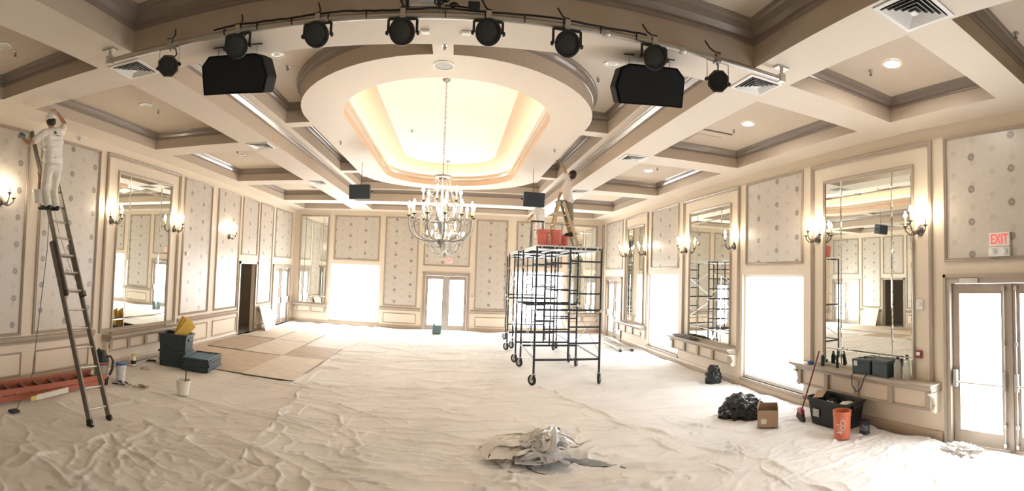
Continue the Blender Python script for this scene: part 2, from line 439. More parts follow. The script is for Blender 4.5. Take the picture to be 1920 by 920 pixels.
def coffer(r, zf, zt, proj, topmat=COFFER, cover=True):
    lp = rect(*r)
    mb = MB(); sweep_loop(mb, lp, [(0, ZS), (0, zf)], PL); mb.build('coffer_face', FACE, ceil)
    hh = zt - zf; mb = MB()
    prof = [(0, zf), (.018, zf + .004), (.022, zf + hh*.18), (.010, zf + hh*.22), (.022, zf + hh*.32), (proj*.45, zf + hh*.52), (proj*.68, zf + hh*.8), (proj*.86, zf + hh*.84), (proj, zf + hh*.97), (proj, zt)]
    last = sweep_loop(mb, lp, prof, PL); mb.build('crown_moulding', CROWN, ceil)
    if cover:
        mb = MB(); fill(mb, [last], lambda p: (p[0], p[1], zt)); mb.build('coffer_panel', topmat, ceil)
    return last
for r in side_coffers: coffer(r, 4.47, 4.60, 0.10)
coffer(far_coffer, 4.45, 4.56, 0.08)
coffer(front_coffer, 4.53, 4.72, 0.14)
Z2, Z3 = 4.64, 4.97
tl = coffer(tray, 4.53, Z2, 0.08, cover=False)
# oval ring with bridges; pockets rise between ring and beams
XC, YA, YC = -0.21, 7.70, 12.20
def stadium(R, n=24, ya=YA, yc=YC):
    pts = []
    for k in range(n + 1):
        a = PI + PI * k / n; pts.append((XC + R * math.cos(a), ya + R * math.sin(a)))
    for k in range(n + 1):
        a = PI * k / n; pts.append((XC + R * math.cos(a), yc + R * math.sin(a)))
    return pts
RO, RI = 2.31, 1.65
PX0, PX1, PY0, PY1 = -2.96, 2.52, 4.74, 14.70
BX0, BX1 = XC - .115, XC + .115
def arc(cy, a0, a1, n=16): return [(XC + RO * math.cos(a0 + (a1 - a0) * k / n), cy + RO * math.sin(a0 + (a1 - a0) * k / n)) for k in range(n + 1)]
e = math.asin(.115 / RO)
pockets = [
    [(BX0, PY0)] + [(BX0, YA - RO * math.cos(e))] + arc(YA, 1.5*PI - e, PI)[1:] + [(XC - RO, 7.84), (PX0, 7.84), (PX0, PY0)],
    [(BX1, PY0), (PX1, PY0), (PX1, 7.84), (XC + RO, 7.84)] + arc(YA, 2*PI, 1.5*PI + e),
    [(PX0, 8.10), (XC - RO, 8.10), (XC - RO, 11.98), (PX0, 11.98)],
    [(XC + RO, 8.10), (PX1, 8.10), (PX1, 11.98), (XC + RO, 11.98)],
    [(PX0, 12.25)] + arc(YC, PI - .02, .5*PI + e) + [(BX0, PY1), (PX0, PY1)],
    arc(YC, .5*PI - e, .02) + [(PX1, 12.25), (PX1, PY1), (BX1, PY1)],
]
def ccw(lp):
    a = sum(lp[i-1][0] * lp[i][1] - lp[i][0] * lp[i-1][1] for i in range(len(lp)))
    return lp if a > 0 else lp[::-1]
pockets = [ccw(p) for p in pockets]
mb = MB(); fill(mb, [tl] + pockets + [stadium(RI)], lambda p: (p[0], p[1], Z2)); mb.build('oval_ring', SOFFIT, ceil)
for lp in pockets:
    mb = MB(); sweep_loop(mb, lp, [(0, Z2), (0, 4.84)], PL); mb.build('coffer_face', FACE, ceil)
    mb = MB(); last = sweep_loop(mb, lp, [(0, 4.84), (.016, 4.845), (.02, 4.865), (.008, 4.87), (.018, 4.885), (.045, 4.91), (.06, 4.945), (.072, 4.95), (.08, 4.965), (.08, Z3)], PL)
    mb.build('crown_moulding', CROWN, ceil)
    mb = MB(); fill(mb, [last], lambda p: (p[0], p[1], Z3)); mb.build('coffer_panel', SOFFIT, ceil)
mb = MB(); lp = stadium(RI); sweep_loop(mb, lp, [(0, Z2), (0, 4.76)], PL); mb.build('dome_wall', COVE, ceil, smooth=40)
mb = MB(); sweep_loop(mb, lp, [(0, 4.76), (.02, 4.765), (.024, 4.785), (.012, 4.79), (.03, 4.81), (.05, 4.835), (.064, 4.84), (.07, 4.86), (.07, 4.905), (.062, 4.905), (.062, 4.875), (.0, 4.875)], PL); mb.build('dome_trim', mat('bright_gloss_trim', (.62, .50, .38), .25, coat=.5), ceil, smooth=25)
mb = MB(); cov = [(.0, 4.875)] + [(.02 + .47 * (1 - math.cos(t * PI / 2)), 4.875 + .285 * math.sin(t * PI / 2)) for t in (.1, .25, .4, .55, .7, .85, 1.0)]
last = sweep_loop(mb, lp, cov, PL); mb.build('dome_cove', COVE, ceil, smooth=40)
mb = MB(); fill(mb, [last], lambda p: (p[0], p[1], 5.16)); mb.build('dome_panel', DOME, ceil)
mb = MB(); sweep_loop(mb, lp, [(.014, 4.876), (.014, 4.886), (.042, 4.886), (.042, 4.876)], PL)
tag(mb.build('cove_light_strip', emit('warm_cove_light', (1.0, .88, .68), 13.0)), 'warm light strip hidden on the ledge round the dome', 'cove light')

# ---------------------------------------------------------------- windows with drawn shades
def window(n, side, r, label):
    W = SIDES[side]; a, b, c, d = r
    root = thing('window_%d' % n, label, 'window', W((a + b) / 2, c, 0), kind='structure')
    o = W((a + b) / 2, c, 0)
    def L(u, v, dd):
        p = W(u, v, dd); return (p[0] - o[0], p[1] - o[1], p[2] - o[2])
    mb = MB(); t = .05
    for q in ((a, a+t, c, d), (b-t, b, c, d), (a+t, b-t, c, c+t), (a+t, b-t, d-t, d)): mb.box(L(q[0], q[2], -.13), L(q[1], q[3], -.06))
    mb.build('window_frame', WMET, root)
    mb = MB(); mb.box(L(a+t, c+t, -.115), L(b-t, d-t, -.105)); mb.build('roller_shade', DAYS[side][0], root)
    mb = MB(); mb.box(L(a+t, c+t, -.10), L(b-t, c+t+.025, -.085)); mb.build('shade_bar', WMET, root)
    mb = MB(); mb.box(L(a-.03, c-.05, -.05), L(b+.03, c, .035)); mb.build('window_sill', TRIM, root)
window(1, 'back', WIN_B[0], 'glowing white shaded window left of the far double door')
window(2, 'back', WIN_B[1], 'glowing white shaded window behind the scaffold on the far wall')
window(3, 'right', WIN_R[0], 'glowing shaded window farther back on the right wall')
window(4, 'right', WIN_R[1], 'large glowing shaded window nearest on the right wall')

# ---------------------------------------------------------------- glazed double doors
def double_door(n, side, r, label, day=None):
    W = SIDES[side]; a, b, c, d = r; o = W((a + b) / 2, 0, 0)
    root = thing('door_%d' % n, label, 'door', o, kind='structure')
    def L(u, v, dd):
        p = W(u, v, dd); return (p[0] - o[0], p[1] - o[1], p[2] - o[2])
    t = .075
    mb = MB(); mb.box(L(a, 0, -.12), L(a+t, d, .03)); mb.box(L(b-t, 0, -.12), L(b, d, .03)); mb.box(L(a+t, d-t*1.3, -.12), L(b-t, d, .03))
    mb.box(L(a-.02, 0, 0), L(a+.02, d+.02, .045)); mb.box(L(b-.02, 0, 0), L(b+.02, d+.02, .045)); mb.box(L(a-.02, d-.02, 0), L(b+.02, d+.025, .045))
    mb.build('door_frame', DOORP, root)
    m = (a + b) / 2; top = d - t * 1.3 - .008
    MB().box(L(m-.03, 0.01, -.10), L(m+.03, top, -.03)).build('centre_mullion', DOORP, root)
    for (p, q, hinge) in ((a + t + .006, m - .034, 0), (m + .034, b - t - .006, 1)):
        s = .10; mb = MB()
        mb.box(L(p, .02, -.095), L(p+s, top, -.045)); mb.box(L(q-s, .02, -.095), L(q, top, -.045))
        mb.box(L(p+s, .02, -.095), L(q-s, .20, -.045)); mb.box(L(p+s, top-.13, -.095), L(q-s, top, -.045))
        leaf = mb.build('door_leaf', DOORP, root)
        MB().box(L(p+s, .20, -.075), L(q-s, top-.13, -.065)).build('glass_pane', DAYS[day or side][1], leaf)
        mb = MB(); mb.tube([L(p+.04, .82, -.005), L(q-.04, .82, -.005)], .014, 8)
        for uu in (p + .05, q - .05): mb.box(L(uu-.025, .76, -.045), L(uu+.025, .98, .012))
        mb.build('push_bar', STEEL, leaf, smooth=30)
        mb = MB(); ii = p + .05 if hinge else q - .05
        mb.tube([L(ii, .98, -.02), L(ii, top - .02, -.02)], .009, 6); mb.tube([L(ii, .05, -.02), L(ii, .76, -.02)], .009, 6)
        for zz in (.32, 1.35, top - .06, .08): mb.box(L(ii-.02, zz-.025, -.045), L(ii+.02, zz+.025, -.005))
        mb.build('vertical_latch_rod', STEEL, leaf)
    mb = MB(); mb.box(L(b-.52, top+.005, -.05), L(b-.24, top+.075, .05)); mb.build('door_closer', STEEL, root, bevel=.006)
    mb = MB(); mb.beam(L(b-.30, top, .02), L(b-.42, top-.03, -.03), .015, .012); mb.build('closer_arm', STEEL, root)
    return root
double_door(1, 'back', DOOR_B, 'glazed double door in the middle of the far wall')
double_door(2, 'left', DOOR_L, 'glazed double door at the far end of the left wall')
double_door(3, 'right', DOOR_RF, 'glazed double door at the far end of the right wall')
double_door(4, 'right', DOOR_RN, 'large taupe glazed double door under the exit sign, nearest on the right', 'near')

# ---------------------------------------------------------------- mirrors of nine bevelled panes
def mirror(side, r, label, cols=(.36, .36), rows=(.26, .26)):
    W = SIDES[side]; a, b, c, d = r; o = W((a + b) / 2, c, 0)
    root = thing('wall_mirror', label, 'mirror', o, group='wall mirrors')
    def L(u, v, dd):
        p = W(u, v, dd); return (p[0] - o[0], p[1] - o[1], p[2] - o[2])
    mb = MB(); sweep_loop(mb, rect(a-.045, b+.045, c-.03, d+.045), [(0, 0), (0, .03), (.012, .038), (.03, .026), (.045, .014), (.045, .0)], lambda p, h: L(p[0], p[1], h))
    mb.build('mirror_frame', TRIM, root)
    us = [a, a + cols[0], b - cols[1], b]; vs = [c, c + rows[0], d - rows[1], d]; g, bv = .0035, .014
    for i in range(3):
        for j in range(3):
            x0, x1, z0, z1 = us[i] + g, us[i+1] - g, vs[j] + g, vs[j+1] - g
            mb = MB(); q = [L(x0, z0, .006), L(x1, z0, .006), L(x1, z1, .006), L(x0, z1, .006), L(x0+bv, z0+bv, .0085), L(x1-bv, z0+bv, .0085), L(x1-bv, z1-bv, .0085), L(x0+bv, z1-bv, .0085)]
            mb.add(q, [(0,1,5,4),(1,2,6,5),(2,3,7,6),(3,0,4,7),(4,5,6,7)]); mb.build('mirror_pane', MIRR, root)
    MB().box(L(a, c, .001), L(b, d, .004)).build('mirror_backing', mat('grey_backing', (.45, .45, .42), .6), root)
mirror('left', (7.26, 9.08, .68, 3.80), 'tall multi-pane mirror in the left wall above the crate stack shelf')
mirror('right', (4.04, 5.80, .81, 3.78), 'large multi-pane mirror nearest on the right wall above the tool boxes')
mirror('right', (8.73, 10.54, .76, 3.76), 'multi-pane mirror between the two right wall windows')
mirror('right', (13.58, 14.90, .76, 3.74), 'narrow multi-pane mirror beyond the farther right wall window', (.26, .26))
mirror('back', (-5.84, -4.78, .76, 4.06), 'slim mirror at the left end of the far wall', (.18, .18))
mirror('back', (4.30, 5.36, .76, 4.04), 'slim mirror at the right end of the far wall', (.18, .18))

# ---------------------------------------------------------------- shelves under the mirrors
def shelf(side, u0, u1, zt, zb, dep, blocks, label):
    W = SIDES[side]; o = W((u0 + u1) / 2, zb, 0)
    root = thing('wall_shelf', label, 'shelf', o, group='shelves under the mirrors')
    def L(u, v, dd):
        p = W(u, v, dd); return (p[0] - o[0], p[1] - o[1], p[2] - o[2])
    e = .055
    prof = [(0, zt-.11), (dep-.10, zt-.11), (dep-.085, zt-.085), (dep-.045, zt-.06), (dep-.02, zt-.035), (dep, zt-.032), (dep, zt), (0, zt)]
    mb = MB(); n = len(prof); rings = []
    for u, s in ((u0, 1), (u1, -1)):
        rings.append([L(u + s * (dep - d0) * .55 if d0 > 0 and z < zt - .04 else u, z, d0) for d0, z in prof])
    mb.add(rings[0] + rings[1], [(i, (i+1) % n, n + (i+1) % n, n + i) for i in range(n)] + [tuple(range(n)), tuple(range(2*n-1, n-1, -1))])
    mb.build('shelf_top', TRIM, root)
    MB().box(L(u0+.10, zb+.03, 0), L(u1-.10, zt-.11, dep*.42)).build('apron', BAY, root)
    MB().box(L(u0+.09, zb, 0), L(u1-.09, zb+.03, dep*.48)).build('bottom_bead', TRIM, root)
    for k in range(blocks):
        u = u0 + .13 + (u1 - u0 - .26) * k / (blocks - 1)
        MB().box(L(u-.045, zb+.01, 0), L(u+.045, zt-.11, dep*.56)).build('bracket', TRIM, root, bevel=.006)
    for u, s in ((u0+.085, -1), (u1-.085, 1)):
        pr = [(0, zb-.02), (dep*.45, zb-.02), (dep*.52, zb+.03), (dep*.38, zb+.08), (dep*.5, zb+.18), (dep*.85, zt-.12), (0, zt-.12)]
        mb = MB(); m = len(pr)
        mb.add([L(u, z, d0) for d0, z in pr] + [L(u + s*.05, z, d0) for d0, z in pr], [(i, (i+1) % m, m + (i+1) % m, m + i) for i in range(m)] + [tuple(range(m)), tuple(range(2*m-1, m-1, -1))])
        mb.build('corbel', WAIN, root)
shelf('left', 6.98, 9.50, .67, .35, .26, 5, 'taupe mirror shelf on the left wall behind the vacuum and crates')
shelf('right', 3.56, 6.42, .79, .42, .28, 5, 'long mirror shelf carrying tool boxes, nearest on the right wall')
shelf('right', 8.40, 11.35, .74, .40, .27, 5, 'mirror shelf with a crumpled grey rag between the right wall windows')
shelf('right', 13.28, 15.50, .73, .40, .27, 4, 'farthest mirror shelf on the right wall near the end door')
shelf('back', -6.02, -4.62, .73, .43, .24, 3, 'short mirror shelf in the far left corner')
shelf('back', 4.14, 5.54, .73, .43, .24, 3, 'short mirror shelf in the far right corner behind the scaffold')

# ---------------------------------------------------------------- candle sconces
def scroll(c, r, turns=1.2, n=14, ax=((1,0,0),(0,0,1)), a0=0.0):
    A, B = Vector(ax[0]), Vector(ax[1]); c = Vector(c)
    return [c + (A * math.cos(a0 + 2*PI*turns*k/n) + B * math.sin(a0 + 2*PI*turns*k/n)) * r * (1 - .75 * k / n) for k in range(n + 1)]
ME = {}
def shared(key, fn, name, m, parent, loc, smooth=None):
    if key not in ME:
        me = fn().mesh(name, smooth=smooth); me.materials.append(m); ME[key] = me
    o = bpy.data.objects.new(name, ME[key]); COL.objects.link(o); o.parent = parent; o.location = Vector(loc) * K
    return o
def m_cup(): return MB().lathe([(.006, -.03), (.012, -.022), (.010, -.014), (.034, .004), (.038, .010), (.030, .008), (.012, .004)], n=12)
def m_candle(): return MB().lathe([(.012, 0), (.0125, .02), (.0115, .05), (.012, .115), (.010, .12)], n=10)
def m_bulb(): return MB().lathe([(.006, 0), (.016, .010), (.025, .032), (.023, .050), (.012, .078), (.002, .102)], n=10)
def m_drop(): return MB().lathe([(.001, 0), (.009, -.012), (.011, -.02), (.006, -.034), (.001, -.046)], n=6)
def sconce_root(label, loc, rz):
    root = thing('candle_sconce', label, 'wall lamp', loc, rz, group='candle sconces on the walls')
    # local: wall plane y = 0, room towards -y
    mb = MB(); mb.lathe([(.001, 0), (.02, .004), (.055, .012), (.05, .022), (.025, .035), (.001, .04)], (0, 0, 0), 14, Matrix.Rotation(PI/2, 3, 'X') @ Matrix.Diagonal((1, 1.5, 1)))
    mb.build('back_plate', IRON, root, smooth=50)
    mb = MB(); mb.ell((0, -.06, -.02), (.03, .03, .05), 10, 8); mb.build('body', IRON, root, smooth=60)
    for (ax, ay, az, out) in ((-.17, -.14, .045, -1), (0, -.25, .105, 0), (.17, -.14, .045, 1)):
        e = Vector((ax, ay, az)); b0 = Vector((0, -.06, -.02)); path = []
        for k in range(11):
            t = k / 10; p = b0.lerp(Vector((ax, ay, -.02)), min(1, t * 1.15)); p.z = -.02 - .05 * math.sin(PI * min(1, t*1.15)) + (az - .03 + .02) * max(0, (t - .45) / .55) ** 1.5
            path.append(p)
        mb = MB(); mb.tube(path, .0085, 8)
        h = Vector((ax, ay, 0)); h.normalize()
        mb.tube(scroll(Vector((ax, ay, 0)) * .45 + Vector((0, -.03, -.045)), .03, 1.3, 14, (h, (0, 0, 1)), 1.2), .006, 6)
        arm = mb.build('arm', IRON, root, smooth=60)
        shared('cup', m_cup, 'cup', IRON, arm, e, 40)
        shared('candle', m_candle, 'candle', CANDLE, arm, e + Vector((0, 0, .006)), 40)
        shared('bulb', m_bulb, 'bulb', FLAME, arm, e + Vector((0, 0, .124)), 60)
        shared('drop', m_drop, 'crystal_drop', CRYS, arm, e + Vector((0, 0, -.032)))
    shared('drop', m_drop, 'crystal_drop', CRYS, root, (0, -.06, -.07))
    return root
s0 = sconce_root('lit candle sconce left of the left wall mirror', (XL, 7.06, 2.86), PI/2)
SC = [((XL, 4.42, 2.94), PI/2, 'lit candle sconce cut by the left edge of the picture'),
      ((XL, 9.26, 2.86), PI/2, 'lit candle sconce right of the left wall mirror'),
      ((XL, 12.05, 2.87), PI/2, 'lit candle sconce on the papered left panel beside the open doorway'),
      ((XR, 3.88, 2.87), -PI/2, 'lit candle sconce right of the nearest right wall mirror'),
      ((XR, 5.97, 2.87), -PI/2, 'lit candle sconce left of the nearest right wall mirror'),
      ((XR, 8.55, 2.87), -PI/2, 'lit candle sconce right of the mirror between the right windows'),
      ((XR, 10.75, 2.87), -PI/2, 'lit candle sconce left of the mirror between the right windows'),
      ((XR, 13.42, 2.90), -PI/2, 'lit candle sconce right of the narrow far mirror on the right wall'),
      ((XR, 15.05, 2.90), -PI/2, 'lit candle sconce left of the narrow far mirror on the right wall')]
for loc, rz, lb in SC: dup(s0, loc, rz, lb)

# ---------------------------------------------------------------- signs and wall devices
def exit_sign(side, u0, u1, z0, z1, label, unit):
    W = SIDES[side]; o = W((u0 + u1) / 2, z0, 0)
    root = thing('exit_sign', label, 'exit sign', o)
    def L(u, v, dd):
        p = W(u, v, dd); return (p[0] - o[0], p[1] - o[1], p[2] - o[2])
    MB().box(L(u0, z0, 0), L(u1, z1, .045)).build('housing', WHITE, root, bevel=.008)
    c = bpy.data.curves.new('exit_text', 'FONT'); c.body = 'EXIT'; c.align_x = 'CENTER'; c.align_y = 'CENTER'; c.extrude = .002
    c.size = (z1 - z0) * K * 1.0
    tmp = bpy.data.objects.new('text_source', c); me = bpy.data.meshes.new_from_object(tmp); bpy.data.objects.remove(tmp)
    t = bpy.data.objects.new('exit_letters', me); COL.objects.link(t); t.parent = root
    t.location = Vector(L((u0 + u1) / 2, (z0 + z1) / 2, .049)) * K
    t.rotation_euler = (PI/2, 0, -PI/2 if side == 'right' else 0)
    t.scale = ((u1 - u0) * K * .84 / (c.size * 2.0), 1, 1)
    me.materials.append(emit('red_exit_letters', (1.0, .06, .06), .4))
    if unit:
        MB().box(L(u0-.005, z0-.125, 0), L(u1+.005, z0-.005, .06)).build('battery_box', WHITE, root, bevel=.01)
        for uu in (u0 + .06, u1 - .07):
            c0 = Vector(L(uu, z0 - .062, .06)); d = Vector(L(uu, z0 - .062, .085)) - c0
            MB().tube([c0, c0 + d * .8, c0 + d], [.038, .04, .032], 14).build('lamp_head', mat('clear_lamp_head', (.7, .7, .68), .2), root, smooth=40)
    return root
exit_sign('right', 2.50, 2.79, 2.585, 2.765, 'red lettered exit sign above the nearest right door', True)
exit_sign('back', -.33, -.07, 2.46, 2.66, 'small red exit sign over the far double door', False)
def wall_box(name, side, u, z, w, h, dep, m, m2, label, cat):
    W = SIDES[side]; o = W(u, z - h/2, 0); root = thing(name, label, cat, o)
    def L(a, b, dd):
        p = W(a, b, dd); return (p[0] - o[0], p[1] - o[1], p[2] - o[2])
    MB().box(L(u-w/2, z-h/2, 0), L(u+w/2, z+h/2, dep)).build('cover', m, root, bevel=.006)
    MB().box(L(u-w*.3, z-h*.12, dep), L(u+w*.3, z+h*.3, dep+.012)).build('front_lens', m2, root, bevel=.004)
wall_box('alarm_strobe', 'right', 3.90, 1.83, .11, .14, .03, WHITE, mat('strobe_lens', (.7, .68, .62), .2), 'white alarm strobe on the wall right of the nearest mirror', 'alarm')
wall_box('fire_alarm_pull', 'right', 3.92, 1.14, .10, .11, .035, mat('dark_red_plastic', (.22, .05, .05), .4), WHITE, 'dark red fire alarm pull box above the nearest shelf end', 'alarm')
wall_box('light_switch', 'back', .70, 1.33, .06, .10, .012, mat('tan_plate', (.35, .27, .2), .5), WHITE, 'small switch plate right of the far double door', 'switch')
wall_box('wall_sensor', 'left', 6.12, 4.22, .07, .06, .05, WHITE, STEEL, 'small white sensor high on the left wall beside the ladder painter', 'sensor')
wall_box('thermostat', 'left', 9.9, 2.32, .12, .10, .03, WHITE, STEEL, 'white thermostat on the papered left panel right of the mirror', 'thermostat')

# ---------------------------------------------------------------- chandeliers
def chandelier(label, loc, rz):
    root = thing('chandelier', label, 'chandelier', loc, rz, group='chandeliers under the dome')
    H0 = 5.16 - loc[2]
    MB().lathe([(.0, H0), (.07, H0), (.065, H0-.015), (.03, H0-.03), (.012, H0-.045), (.001, H0-.05)], n=16).build('canopy', PEWT, root, smooth=50)
    mb = MB(); z = 1.17; k = 0
    while z < H0 - .05:
        pts = []
        for j in range(9):
            a = 2 * PI * j / 8; r = .012 * math.cos(a)
            pts.append((r if k % 2 else 0, 0 if k % 2 else r, z + .022 + .026 * math.sin(a)))
        mb.tube(pts, .0042, 5, caps=False); z += .040; k += 1
    mb.build('chain', PEWT, root)
    MB().lathe([(.001, 0), (.012, .01), (.02, .03), (.012, .05), (.05, .075), (.085, .11), (.095, .14), (.06, .17), (.03, .20), (.026, .26), (.045, .32), (.05, .40), (.028, .48), (.02, .62), (.026, .70), (.018, .82), (.018, 1.05), (.03, 1.09), (.012, 1.13), (.012, 1.18), (.001, 1.19)], n=16).build('stem', PEWT, root, smooth=50)
    MB().lathe([(.08, 1.085), (.125, 1.10), (.13, 1.13), (.115, 1.125), (.08, 1.11)], n=20, closed=True).build('top_crown', PEWT, root, smooth=50)
    def tier(n, R, z0, z1, dip, off):
        for k in range(n):
            a = 2 * PI * k / n + off; h = Vector((math.cos(a), math.sin(a), 0))
            path = []
            for j in range(17):
                t = j / 16
                q = t * PI / 2; p = h * (.05 + (R - .05) * math.sin(q) ** .92 + .035 * math.sin(2 * q) ** 2); p.z = z0 - dip + (z1 - z0 + dip) * (1 - math.cos(q)) ** 1.1 - .02 * math.sin(2 * q)
                path.append(p)
            mb = MB(); mb.tube(path, [.013 - .004 * j / 16 for j in range(17)], 7)
            mb.tube(scroll(h * (R * .86) + Vector((0, 0, z1 - .07)), .045, 1.3, 14, (h, (0, 0, 1)), -.4), .007, 6)
            mb.tube(scroll(h * (R * .5) + Vector((0, 0, z0 + .03)), .05, 1.2, 14, (h, (0, 0, 1)), PI), .006, 6)
            arm = mb.build('arm', PEWT, root, smooth=60)
            e = h * R + Vector((0, 0, z1))
            shared('cup', m_cup, 'cup', PEWT, arm, e + Vector((0, 0, .02)), 40)
            shared('candle', m_candle, 'candle', CANDLE, arm, e + Vector((0, 0, .026)), 40)
            shared('bulbc', m_bulb, 'bulb', FLAMEC, arm, e + Vector((0, 0, .145)), 60)
            shared('drop', m_drop, 'crystal_drop', CRYS, arm, e + Vector((0, 0, -.012)))
    tier(12, .50, .17, .47, .05, .13); tier(6, .30, .45, .70, .04, .3)
    def strand(pts, step=.03):
        mb = MB(); L = 0
        for a, b in zip(pts, pts[1:]):
            n = max(1, int((b - a).length / step))
            for i in range(n):
                c = a.lerp(b, i / n); s = .0085
                mb.add([c + Vector(d) * s for d in ((1,0,0),(-1,0,0),(0,1,0),(0,-1,0),(0,0,1.3),(0,0,-1.3))], [(0,2,4),(2,1,4),(1,3,4),(3,0,4),(2,0,5),(1,2,5),(3,1,5),(0,3,5)])
        mb.build('crystal_strand', CRYS, root)['kind'] = 'stuff'
    for k in range(12):
        a = 2 * PI * k / 12; h = Vector((math.cos(a), math.sin(a), 0))
        strand([h * (.12 + .12 * t * t) + Vector((0, 0, 1.10 - .42 * t)) for t in [i / 7 for i in range(8)]])
        strand([h * .24 + Vector((0, 0, .68)), h * .30 + Vector((0, 0, .5)), h * .40 + Vector((0, 0, .43)), h * .48 + Vector((0, 0, .47))])
        a2 = a + PI / 12; h2 = Vector((math.cos(a2), math.sin(a2), 0))
        strand([h * .30 + Vector((0, 0, .10)), h2 * .20 + Vector((0, 0, .03)), h2 * .06 + Vector((0, 0, .02))])
    return root
ch = chandelier('lit candle chandelier with crystal strands, the nearer and larger of the two', (-.22, 7.42, 2.53), 0)
dup(ch, (-.27, 13.02, 2.53), .2, 'farther chandelier half hidden behind the near one')

# ---------------------------------------------------------------- stage lighting pipe
PY, PZ = 3.70, 4.18
root = thing('lighting_pipe', 'long grey steel pipe under the front beam carrying stage lights', 'pipe', (-.2, PY, PZ))
MB().tube([(-3.15, 0, 0), (3.18, 0, 0)], .026, 12).build('pipe', STEEL, root, smooth=40)
for x in (-3.12, 3.15):
    mb = MB(); mb.box((x-.03, -.03, -.03), (x+.03, .03, .05)); mb.box((x-.012, -.012, .05), (x+.012, .012, .11)); mb.box((x-.07, -.04, .105), (x+.07, .04, .12))
    mb.build('end_bracket', STEEL, root)
for x in (-.9, 1.35, -2.3, 2.05):
    MB().lathe([(.03, -.03), (.034, -.02), (.034, .02), (.03, .03)], (x, 0, 0), 12, Matrix.Rotation(PI/2, 3, 'Y')).build('coupler', STEEL, root, smooth=40)
random.seed(5)
mb = MB(); pts = []
for k in range(60):
    x = -1.9 + 3.6 * k / 59; pts.append((x, -.03, .034 + .006 * math.sin(k * .45) + random.uniform(-.003, .003)))
mb.tube(pts, .008, 6); mb.build('cable', RUBB, root, smooth=60)
for x in [-1.8 + .31 * k for k in range(12)]:
    MB().lathe([(.029, -.004), (.031, -.004), (.031, .004), (.029, .004)], (x, -.004, .006), 10, Matrix.Rotation(PI/2, 3, 'Y')).build('cable_tie', RUBB, root)
root = thing('junction_box', 'black power box with looped cables on the middle of the lighting pipe', 'electrical box', (.08, PY, PZ + .03))
MB().box((-.045, -.04, 0), (.045, .04, .075)).build('case', BLACK, root, bevel=.006)
for k, (dx, r) in enumerate(((-.16, .035), (-.27, .045), (-.22, .03))):
    mb = MB(); mb.tube(scroll((dx, -.01, .05 + .02 * k), r, 1.6, 26, ((1, 0, 0), (0, .4, .9)), k), .006, 6); mb.tube([(dx + r * .9, 0, .05), (-.045, 0, .04)], .006, 6)
    mb.build('cable_loop', RUBB, root, smooth=60)
MB().box((-.42, -.02, .09), (-.30, .03, .20)).build('mounting_plate', BLACKM, root)
root = thing('cover_plate', 'pale rectangular cover plate on the front beam above the pipe', 'cover plate', (-.33, 3.895, 4.36))
MB().box((-.12, -.03, 0), (.12, 0, .11)).build('plate', WHITE, root, bevel=.004)
for xx in (-.13, .13): MB().box((xx-.012, -.035, -.01), (xx+.012, 0, .12)).build('side_clip', BLACKM, root)

def stage_light(label, x, z, octo, yaw, pitch, group='stage lights on the pipe'):
    root = thing('stage_light', label, 'stage light', (x, PY, PZ), 0, group)
    dz = z - PZ; R = .094
    M = Matrix.Rotation(yaw, 3, 'Z') @ Matrix.Rotation(pitch, 3, 'X') @ Matrix.Rotation(PI/2, 3, 'X')   # local z -> room -y (towards the viewer)
    c = (0, -.02, dz); n = 8 if octo else 24
    off = Matrix.Rotation(PI/8, 3, 'Z') if octo else Matrix.Identity(3)
    prof = [(.03, -.19), (.06, -.18), (R*.8, -.10), (R*.95, -.02), (R, .0), (R*1.02, .05), (R*.94, .055)]
    MB().lathe(prof, c, n, M @ off).build('can', BLACKM if not octo else mat('bronze_black_metal', (.07, .062, .052), .45, metal=.3), root, smooth=35)
    MB().lathe([(R*1.03, .03), (R*1.07, .035), (R*1.07, .065), (R*.90, .068), (R*.88, .06)], c, n, M @ off, closed=True).build('front_ring', BLACKM if not octo else mat('bronze_black_metal', (.07, .062, .052), .45, metal=.3), root, smooth=30)
    MB().lathe([(R*.92, .056), (R*.5, .062), (.001, .064)], c, n if not octo else 20, M).build('lens', GRILL if not octo else BLACK, root, smooth=60)
    w = R + .018; mb = MB(); cy = Vector(c)
    ym = M @ Vector((0, 0, 0)) + cy; top = -.035
    pts = [(-w, ym.y, dz), (-w, ym.y*.6, top), (w, ym.y*.6, top), (w, ym.y, dz)]
    if octo: mb.tube(pts, .004, 6)
    else:
        for p, q in zip(pts, pts[1:]): mb.beam(p, q, .02, .008, (0, 1, 0))
    mb.build('yoke', BLACKM if not octo else STEEL, root)
    for s in (-1, 1):
        MB().lathe([(.018, 0), (.02, .006), (.014, .02), (.001, .022)], (s*w, ym.y, dz), 10, Matrix.Rotation(s*PI/2, 3, 'Y')).build('knob', BLACK, root, smooth=40)
    mb = MB(); mb.box((-.022, -.036, -.034), (.022, .036, .0)); mb.box((-.02, -.04, -.02), (.02, -.028, .05)); mb.box((-.02, .028, -.02), (.02, .04, .05)); mb.box((-.02, -.04, .04), (.02, .04, .05))
    mb.tube([(0, 0, -.035), (0, 0, -.055)], .008, 8)
    mb.build('clamp', STEEL, root)
    mb = MB(); mb.tube([(.0, .03, dz + .09), (.04, .05, dz + .13), (.03, .03, .0), (.0, .02, .07), (-.02, .1, .14), (-.05, .14, .22)], .007, 6)
    mb.build('power_cable', RUBB, root, smooth=60)
    return root
